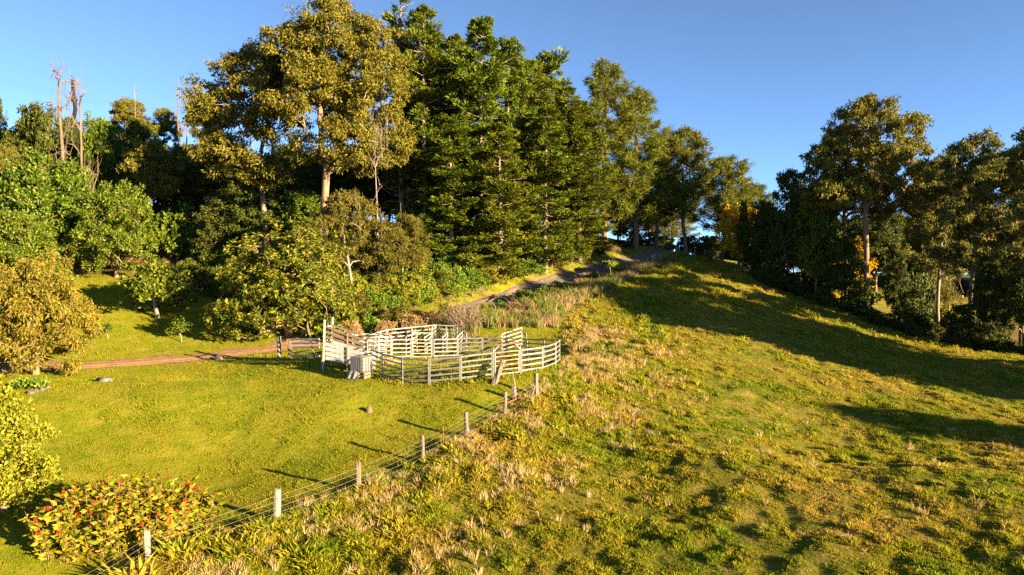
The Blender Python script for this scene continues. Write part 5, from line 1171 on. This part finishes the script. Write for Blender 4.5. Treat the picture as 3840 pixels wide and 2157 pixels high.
# power line
pa = at(-40, 70, 96); pb = at(250, 118, 120); pl = empty('power_line', (pa[0], pa[1], g1(pa[0], pa[1]))); tag(pl, 'three thin power wires crossing the sky above the dead trees', 'power line'); base = np.array(pl.location)
for k in range(3):
    o_ = np.array([0, k * 0.5, -0.9 * (k == 2) + 0.35 * k]); t = np.linspace(0, 1, 25)[:, None]; q = pa + (pb - pa) * t + o_; q[:, 2] -= 1.3 * np.sin(np.pi * t[:, 0]); mb = MB(); mb.tube(q - base, 0.007, 5); mb.build('wire', M['rubber'], pl)
for e in (pa, pb):
    zb = g1(e[0], e[1]); mb = MB(); mb.tube([(e[0], e[1] + 0.5, zb - 0.3), (e[0], e[1] + 0.5, e[2] + 0.9)], [0.17, 0.12], 9); mb.box((e[0], e[1] + 0.5, e[2] + 0.15), (0.12, 2.2, 0.12)); V0 = mb.V
    mb.V = [v_ - base for v_ in V0]; mb.build('pole', M['post'], pl)

# ------------------------------------------------------------------ near shrubs
# red flowering clump: stems, big leaves, flower spikes
rc = np.random.default_rng(61); rcx = at(126, 560, 27.1); rz0 = g1(rcx[0], rcx[1])
can = empty('flowering_shrub', (rcx[0], rcx[1], rz0)); tag(can, 'red-flowering leafy shrub in the foreground behind the nearest fence post', 'shrub')
stems = []; LPn = []; LD = []; spikes = []
for i in range(330):
    a = rc.uniform(0, 6.28); q = rc.uniform(0, 1) ** 0.55; ea, eb = 3.15 * q * math.cos(a), 1.05 * q * math.sin(a); ex_, ey_ = 0.93 * ea - 0.36 * eb, 0.36 * ea + 0.93 * eb
    ground = g1(rcx[0] + ex_, rcx[1] + ey_) - rz0; h = (2.75 - 1.25 * q ** 2.2) * rc.uniform(0.6, 1.12); ln = rc.normal(0, 0.14, 2) + 0.12 * np.array([ex_, ey_])
    t = np.linspace(0, 1, 6)[:, None]; pts = np.array([ex_, ey_, ground]) + np.concatenate([ln[None] * t ** 1.4, h * t], 1); stems.append((pts, np.linspace(0.016, 0.008, 6)))
    for k in range(rc.integers(22, 32)):
        f = rc.uniform(0.05, 0.99); p = np.array([np.interp(f, t[:, 0], pts[:, c]) for c in range(3)]); b_ = rc.uniform(0, 6.28); LPn.append(p); LD.append((math.cos(b_), math.sin(b_), rc.uniform(-0.15, 0.8)))
    if rc.uniform() < 0.34: spikes.append(pts[-1])
LPn = np.array(LPn); LD = np.array(LD); nL = len(LPn)
obj('stems', tubes_mesh('shrub_stems', stems, M['bark_brown']), can)
obj('foliage', leaves_mesh('shrub_foliage', LPn, LD, rc.uniform(0.15, 0.4, nL), rc.uniform(0.045, 0.095, nL), M['l_canna'], rc), can)
kk = 46; z = rc.uniform(0, 0.24, kk); a = rc.uniform(0, 6.28, kk); Pf = np.stack([0.02 * np.cos(a), 0.02 * np.sin(a), z], 1); Df = np.stack([np.cos(a), np.sin(a), rc.uniform(0.1, 0.9, kk)], 1)
fm = leaves_mesh('flower_spike', Pf, Df, 0.085 * (1.15 - z / 0.3), 0.028, M['flower'], rc)
for p in spikes: obj('flower_spike', fm, can, p - [0, 0, 0.06], (rc.normal(0, 0.2), rc.normal(0, 0.2), rc.uniform(0, 6)), [rc.uniform(0.4, 0.8)] * 3)
# yellow-green shrub at the left edge
p = at(8, 525, 28.8); r_ = plant('leafy_shrub', 'leafy_shrub', 'shrub', 'glossy yellow-green leafy shrub at the left edge of the lawn', -4, 28.8, 374, 88)
p = at(18, 470, 32); plant('leafy_shrub', 'leafy_shrub', 'shrub', 'second yellow-green shrub behind the glossy one at the left edge', -30, 33, 380, 80)
# low bright bed plant
p = at(30, 393, 43.8); bed = empty('bed_plant', (p[0], p[1], g1(p[0], p[1]))); tag(bed, 'low clump of bright green leaves in the rock-edged bed', 'plant'); rb = np.random.default_rng(8); nb_ = 420
u = np.stack([rb.uniform(-1.0, 1.0, nb_), rb.uniform(-0.6, 0.6, nb_), rb.uniform(0.05, 0.5, nb_)], 1); obj('foliage', leaves_mesh('bed_foliage', u, np.stack([rb.normal(0, 1, nb_), rb.normal(0, 1, nb_), rb.uniform(0, 1.2, nb_)], 1), 0.26, 0.09, M['l_bright'], rb), bed)
mb = MB()
for k in range(9): x_ = rb.uniform(-0.8, 0.8); y_ = rb.uniform(-0.4, 0.4); mb.tube([(x_, y_, -0.05), (x_ * 1.05, y_, 0.4)], [0.012, 0.008], 4)
mb.build('stems', M['bark_brown'], bed)

# ------------------------------------------------------------------ grass
rgx = np.random.default_rng(101)
def tuft(name, nb, h, spread, wd, lean, mat, seed, curl=0.5):
    r = np.random.default_rng(seed); V = []; Fl = []; tot = []; n0 = 0
    for i in range(nb):
        a = r.uniform(0, 6.28); q = spread * math.sqrt(r.uniform()); b = np.array([q * math.cos(a), q * math.sin(a), -0.02]); hh = h * r.uniform(0.55, 1.15)
        o_ = np.array([math.cos(a + r.normal(0, 0.8)), math.sin(a + r.normal(0, 0.8)), 0]) * lean * hh * r.uniform(0.3, 1.3); t = r.uniform(0, 6.28); wv = np.array([math.cos(t), math.sin(t), 0]) * wd * r.uniform(0.7, 1.2)
        mid = b + o_ * 0.4 + np.array([0, 0, hh * 0.62]); tip = b + o_ + np.array([0, 0, hh * (1 - curl * 0.3)])
        V += [b - wv, b + wv, mid + wv * 0.7, mid - wv * 0.7, tip]; Fl += [n0, n0 + 1, n0 + 2, n0 + 3, n0 + 3, n0 + 2, n0 + 4]; tot += [4, 3]; n0 += 5
    return mesh_np(name, V, Fl, tot, [mat], False)
lawnT = [tuft('lawn_tuft', 16, 0.075, 0.16, 0.008, 0.7, M['g_lawn'], 1), tuft('lawn_tuft', 14, 0.10, 0.14, 0.008, 0.8, M['g_lawn'], 2), tuft('lawn_tuft', 18, 0.06, 0.18, 0.008, 0.8, M['g_lawn'], 3)]
padT = [tuft('paddock_tuft', 13, 0.15, 0.12, 0.017, 0.8, M['g_pad'], 4), tuft('paddock_tuft', 14, 0.22, 0.10, 0.018, 0.7, M['g_pad'], 5), tuft('paddock_tuft', 13, 0.11, 0.15, 0.016, 0.9, M['g_pad'], 6)]
dryT = [tuft('dry_tuft', 30, 0.5, 0.14, 0.012, 0.65, M['g_dry'], 7), tuft('dry_tuft', 26, 0.38, 0.18, 0.012, 0.9, M['g_dry'], 8), tuft('green_tussock', 28, 0.42, 0.16, 0.016, 0.8, M['g_pad'], 9)]
weedT = [tuft('weed', 26, 0.85, 0.25, 0.018, 0.5, M['g_weed'], 10), tuft('weed', 22, 0.6, 0.3, 0.02, 0.7, M['g_weed'], 11), tuft('weed', 20, 1.1, 0.2, 0.016, 0.4, M['g_weed'], 12)]
def band(d0, d1, dens, margin=3.0):
    w1 = 0.78 * d1 + margin; n = int((d1 - d0) * 2 * w1 * dens); y = rgx.uniform(d0, d1, n); x = rgx.uniform(-w1, w1, n); k = abs(x) < 0.78 * y + margin; return x[k], y[k]
def pos(x, y): return np.stack([x, y, gz(x, y) - 0.005], 1)
def rots(n, tilt=0.12): return np.stack([rgx.normal(0, tilt, n), rgx.normal(0, tilt, n), rgx.uniform(0, 6.28, n)], 1)
LX_, PX_ = [], []
for d0, d1, dl_, dp, s in [(21, 30, 75, 110, 0.95), (30, 40, 62, 80, 1.0), (40, 52, 42, 46, 1.1), (52, 70, 22, 24, 1.4), (70, 104, 10, 10, 1.9)]:
    x, y = band(d0, d1, max(dl_, dp)); lawn, lit, dtr, sd_ = zones(x, y); u = rgx.uniform(0, 1, len(x)); m_ = max(dl_, dp)
    ok = (dtr > 1.15 + vnoise(x, y, 0.9, 31) * 0.7) & (lit < 0.35) & (y < 104)
    k = ok & (lawn > 0.5) & (u < dl_ / m_); LX_.append(np.stack([x[k], y[k], np.full(k.sum(), s)], 1))
    k = ok & (lawn <= 0.5) & (u < dp / m_); PX_.append(np.stack([x[k], y[k], np.full(k.sum(), s)], 1))
q = np.concatenate(LX_); n = len(q); inring = np.hypot(q[:, 0] - YC[0], q[:, 1] - YC[1]) < YR + 0.4
sc = q[:, 2] * rgx.uniform(0.7, 1.3, n) * (0.35 + 0.5 * vnoise(q[:, 0], q[:, 1], 2.2, 21) + 1.0 * vnoise(q[:, 0], q[:, 1], 0.45, 25) ** 2) * np.where(inring, 2.0, 1.0)
scatter_obj('lawn_grass', pos(q[:, 0], q[:, 1]), sc, rots(n), rgx.integers(0, 3, n), lawnT, 'short mown grass of the lawn and orchard')
q = np.concatenate(PX_); n = len(q); vn = vnoise(q[:, 0], q[:, 1], 2.6, 22); near_f = dist_line(q[:, 0], q[:, 1], FEXT)[0]
cl = vnoise(q[:, 0], q[:, 1], 0.85, 26) * 0.6 + vnoise(q[:, 0], q[:, 1], 0.4, 27) * 0.4; tall = (0.6 + 0.6 * vn + 0.8 * sstep(8, 1, near_f) * sstep(50, 42, q[:, 1])) * (0.75 + 0.25 * sstep(14, 5, near_f)) * (0.25 + 2.6 * cl ** 2)
scatter_obj('paddock_grass', pos(q[:, 0], q[:, 1]), q[:, 2] * rgx.uniform(0.6, 1.3, n) * tall, rots(n, 0.18), rgx.integers(0, 3, n), padT, 'longer uneven grass of the sloping paddock')
# tussocks: thick along the fence and the foot of the yard, scattered elsewhere
x, y = band(21, 64, 12.0); lawn, lit, dtr, sd_ = zones(x, y); nz = vnoise(x, y, 1.5, 23) * 0.6 + vnoise(x, y, 4.2, 24) * 0.4
pr = 0.9 * sstep(9, 1.0, np.abs(sd_ - 0.6)) * (sd_ > -0.5) * sstep(0.36, 0.6, nz) + 0.05 * sstep(0.5, 0.72, nz) * (sd_ > 0) * sstep(48, 30, y) + 0.8 * sstep(4.5, 0.5, np.hypot(x - 5.6, y - 50.5)) + 0.25 * sstep(0.3, 0.0, np.abs(sd_))
pr = np.where(np.hypot(x - YC[0], y - YC[1]) < YR + 0.2, 0, pr) * (dtr > 2)
k = rgx.uniform(0, 1, len(x)) < pr; x, y = x[k], y[k]; n = len(x)
scatter_obj('tussock_grass', pos(x, y), rgx.uniform(0.5, 1.25, n), rots(n, 0.2), rgx.choice(3, n, p=[0.42, 0.32, 0.26]), dryT, 'dry tan and green tussocks along the fence line')
# weeds between drive and paddock and at the bank foot
x, y = band(58, 100, 9.0); lawn, lit, dtr, sd_ = zones(x, y); dd, ss = dist_line(x, y, DRIVE_R[::2]); sdr = dd * ss
k = ((sdr > 2.0) & (sdr < 12) & (sd_ < -0.3) & (x > -4.5) & (y > 63)) | ((sdr < -1.9) & (sdr > -4.5) & (x > -14) & (rgx.uniform(0, 1, len(x)) < 0.8)) | ((y > 60.5) & (y < 66) & (x > -15) & (x < -3) & (dtr > 1.3))
x, y = x[k], y[k]; n = len(x)
scatter_obj('roadside_weeds', pos(x, y), rgx.uniform(0.5, 1.5, n) * (0.5 + vnoise(x, y, 2.2, 41)) * (0.35 + 0.65 * sstep(1.8, 4.5, dtr[k])), rots(n, 0.15), rgx.integers(0, 3, n), weedT, 'tall weeds and seeding grass along both sides of the driveway')
print('leaf tris', sum(len(p[1].polygons) * 2 for p in PROTO.values() if p[1] is not None), 'limb', sum(len(p[0].polygons) * 2 for p in PROTO.values()))
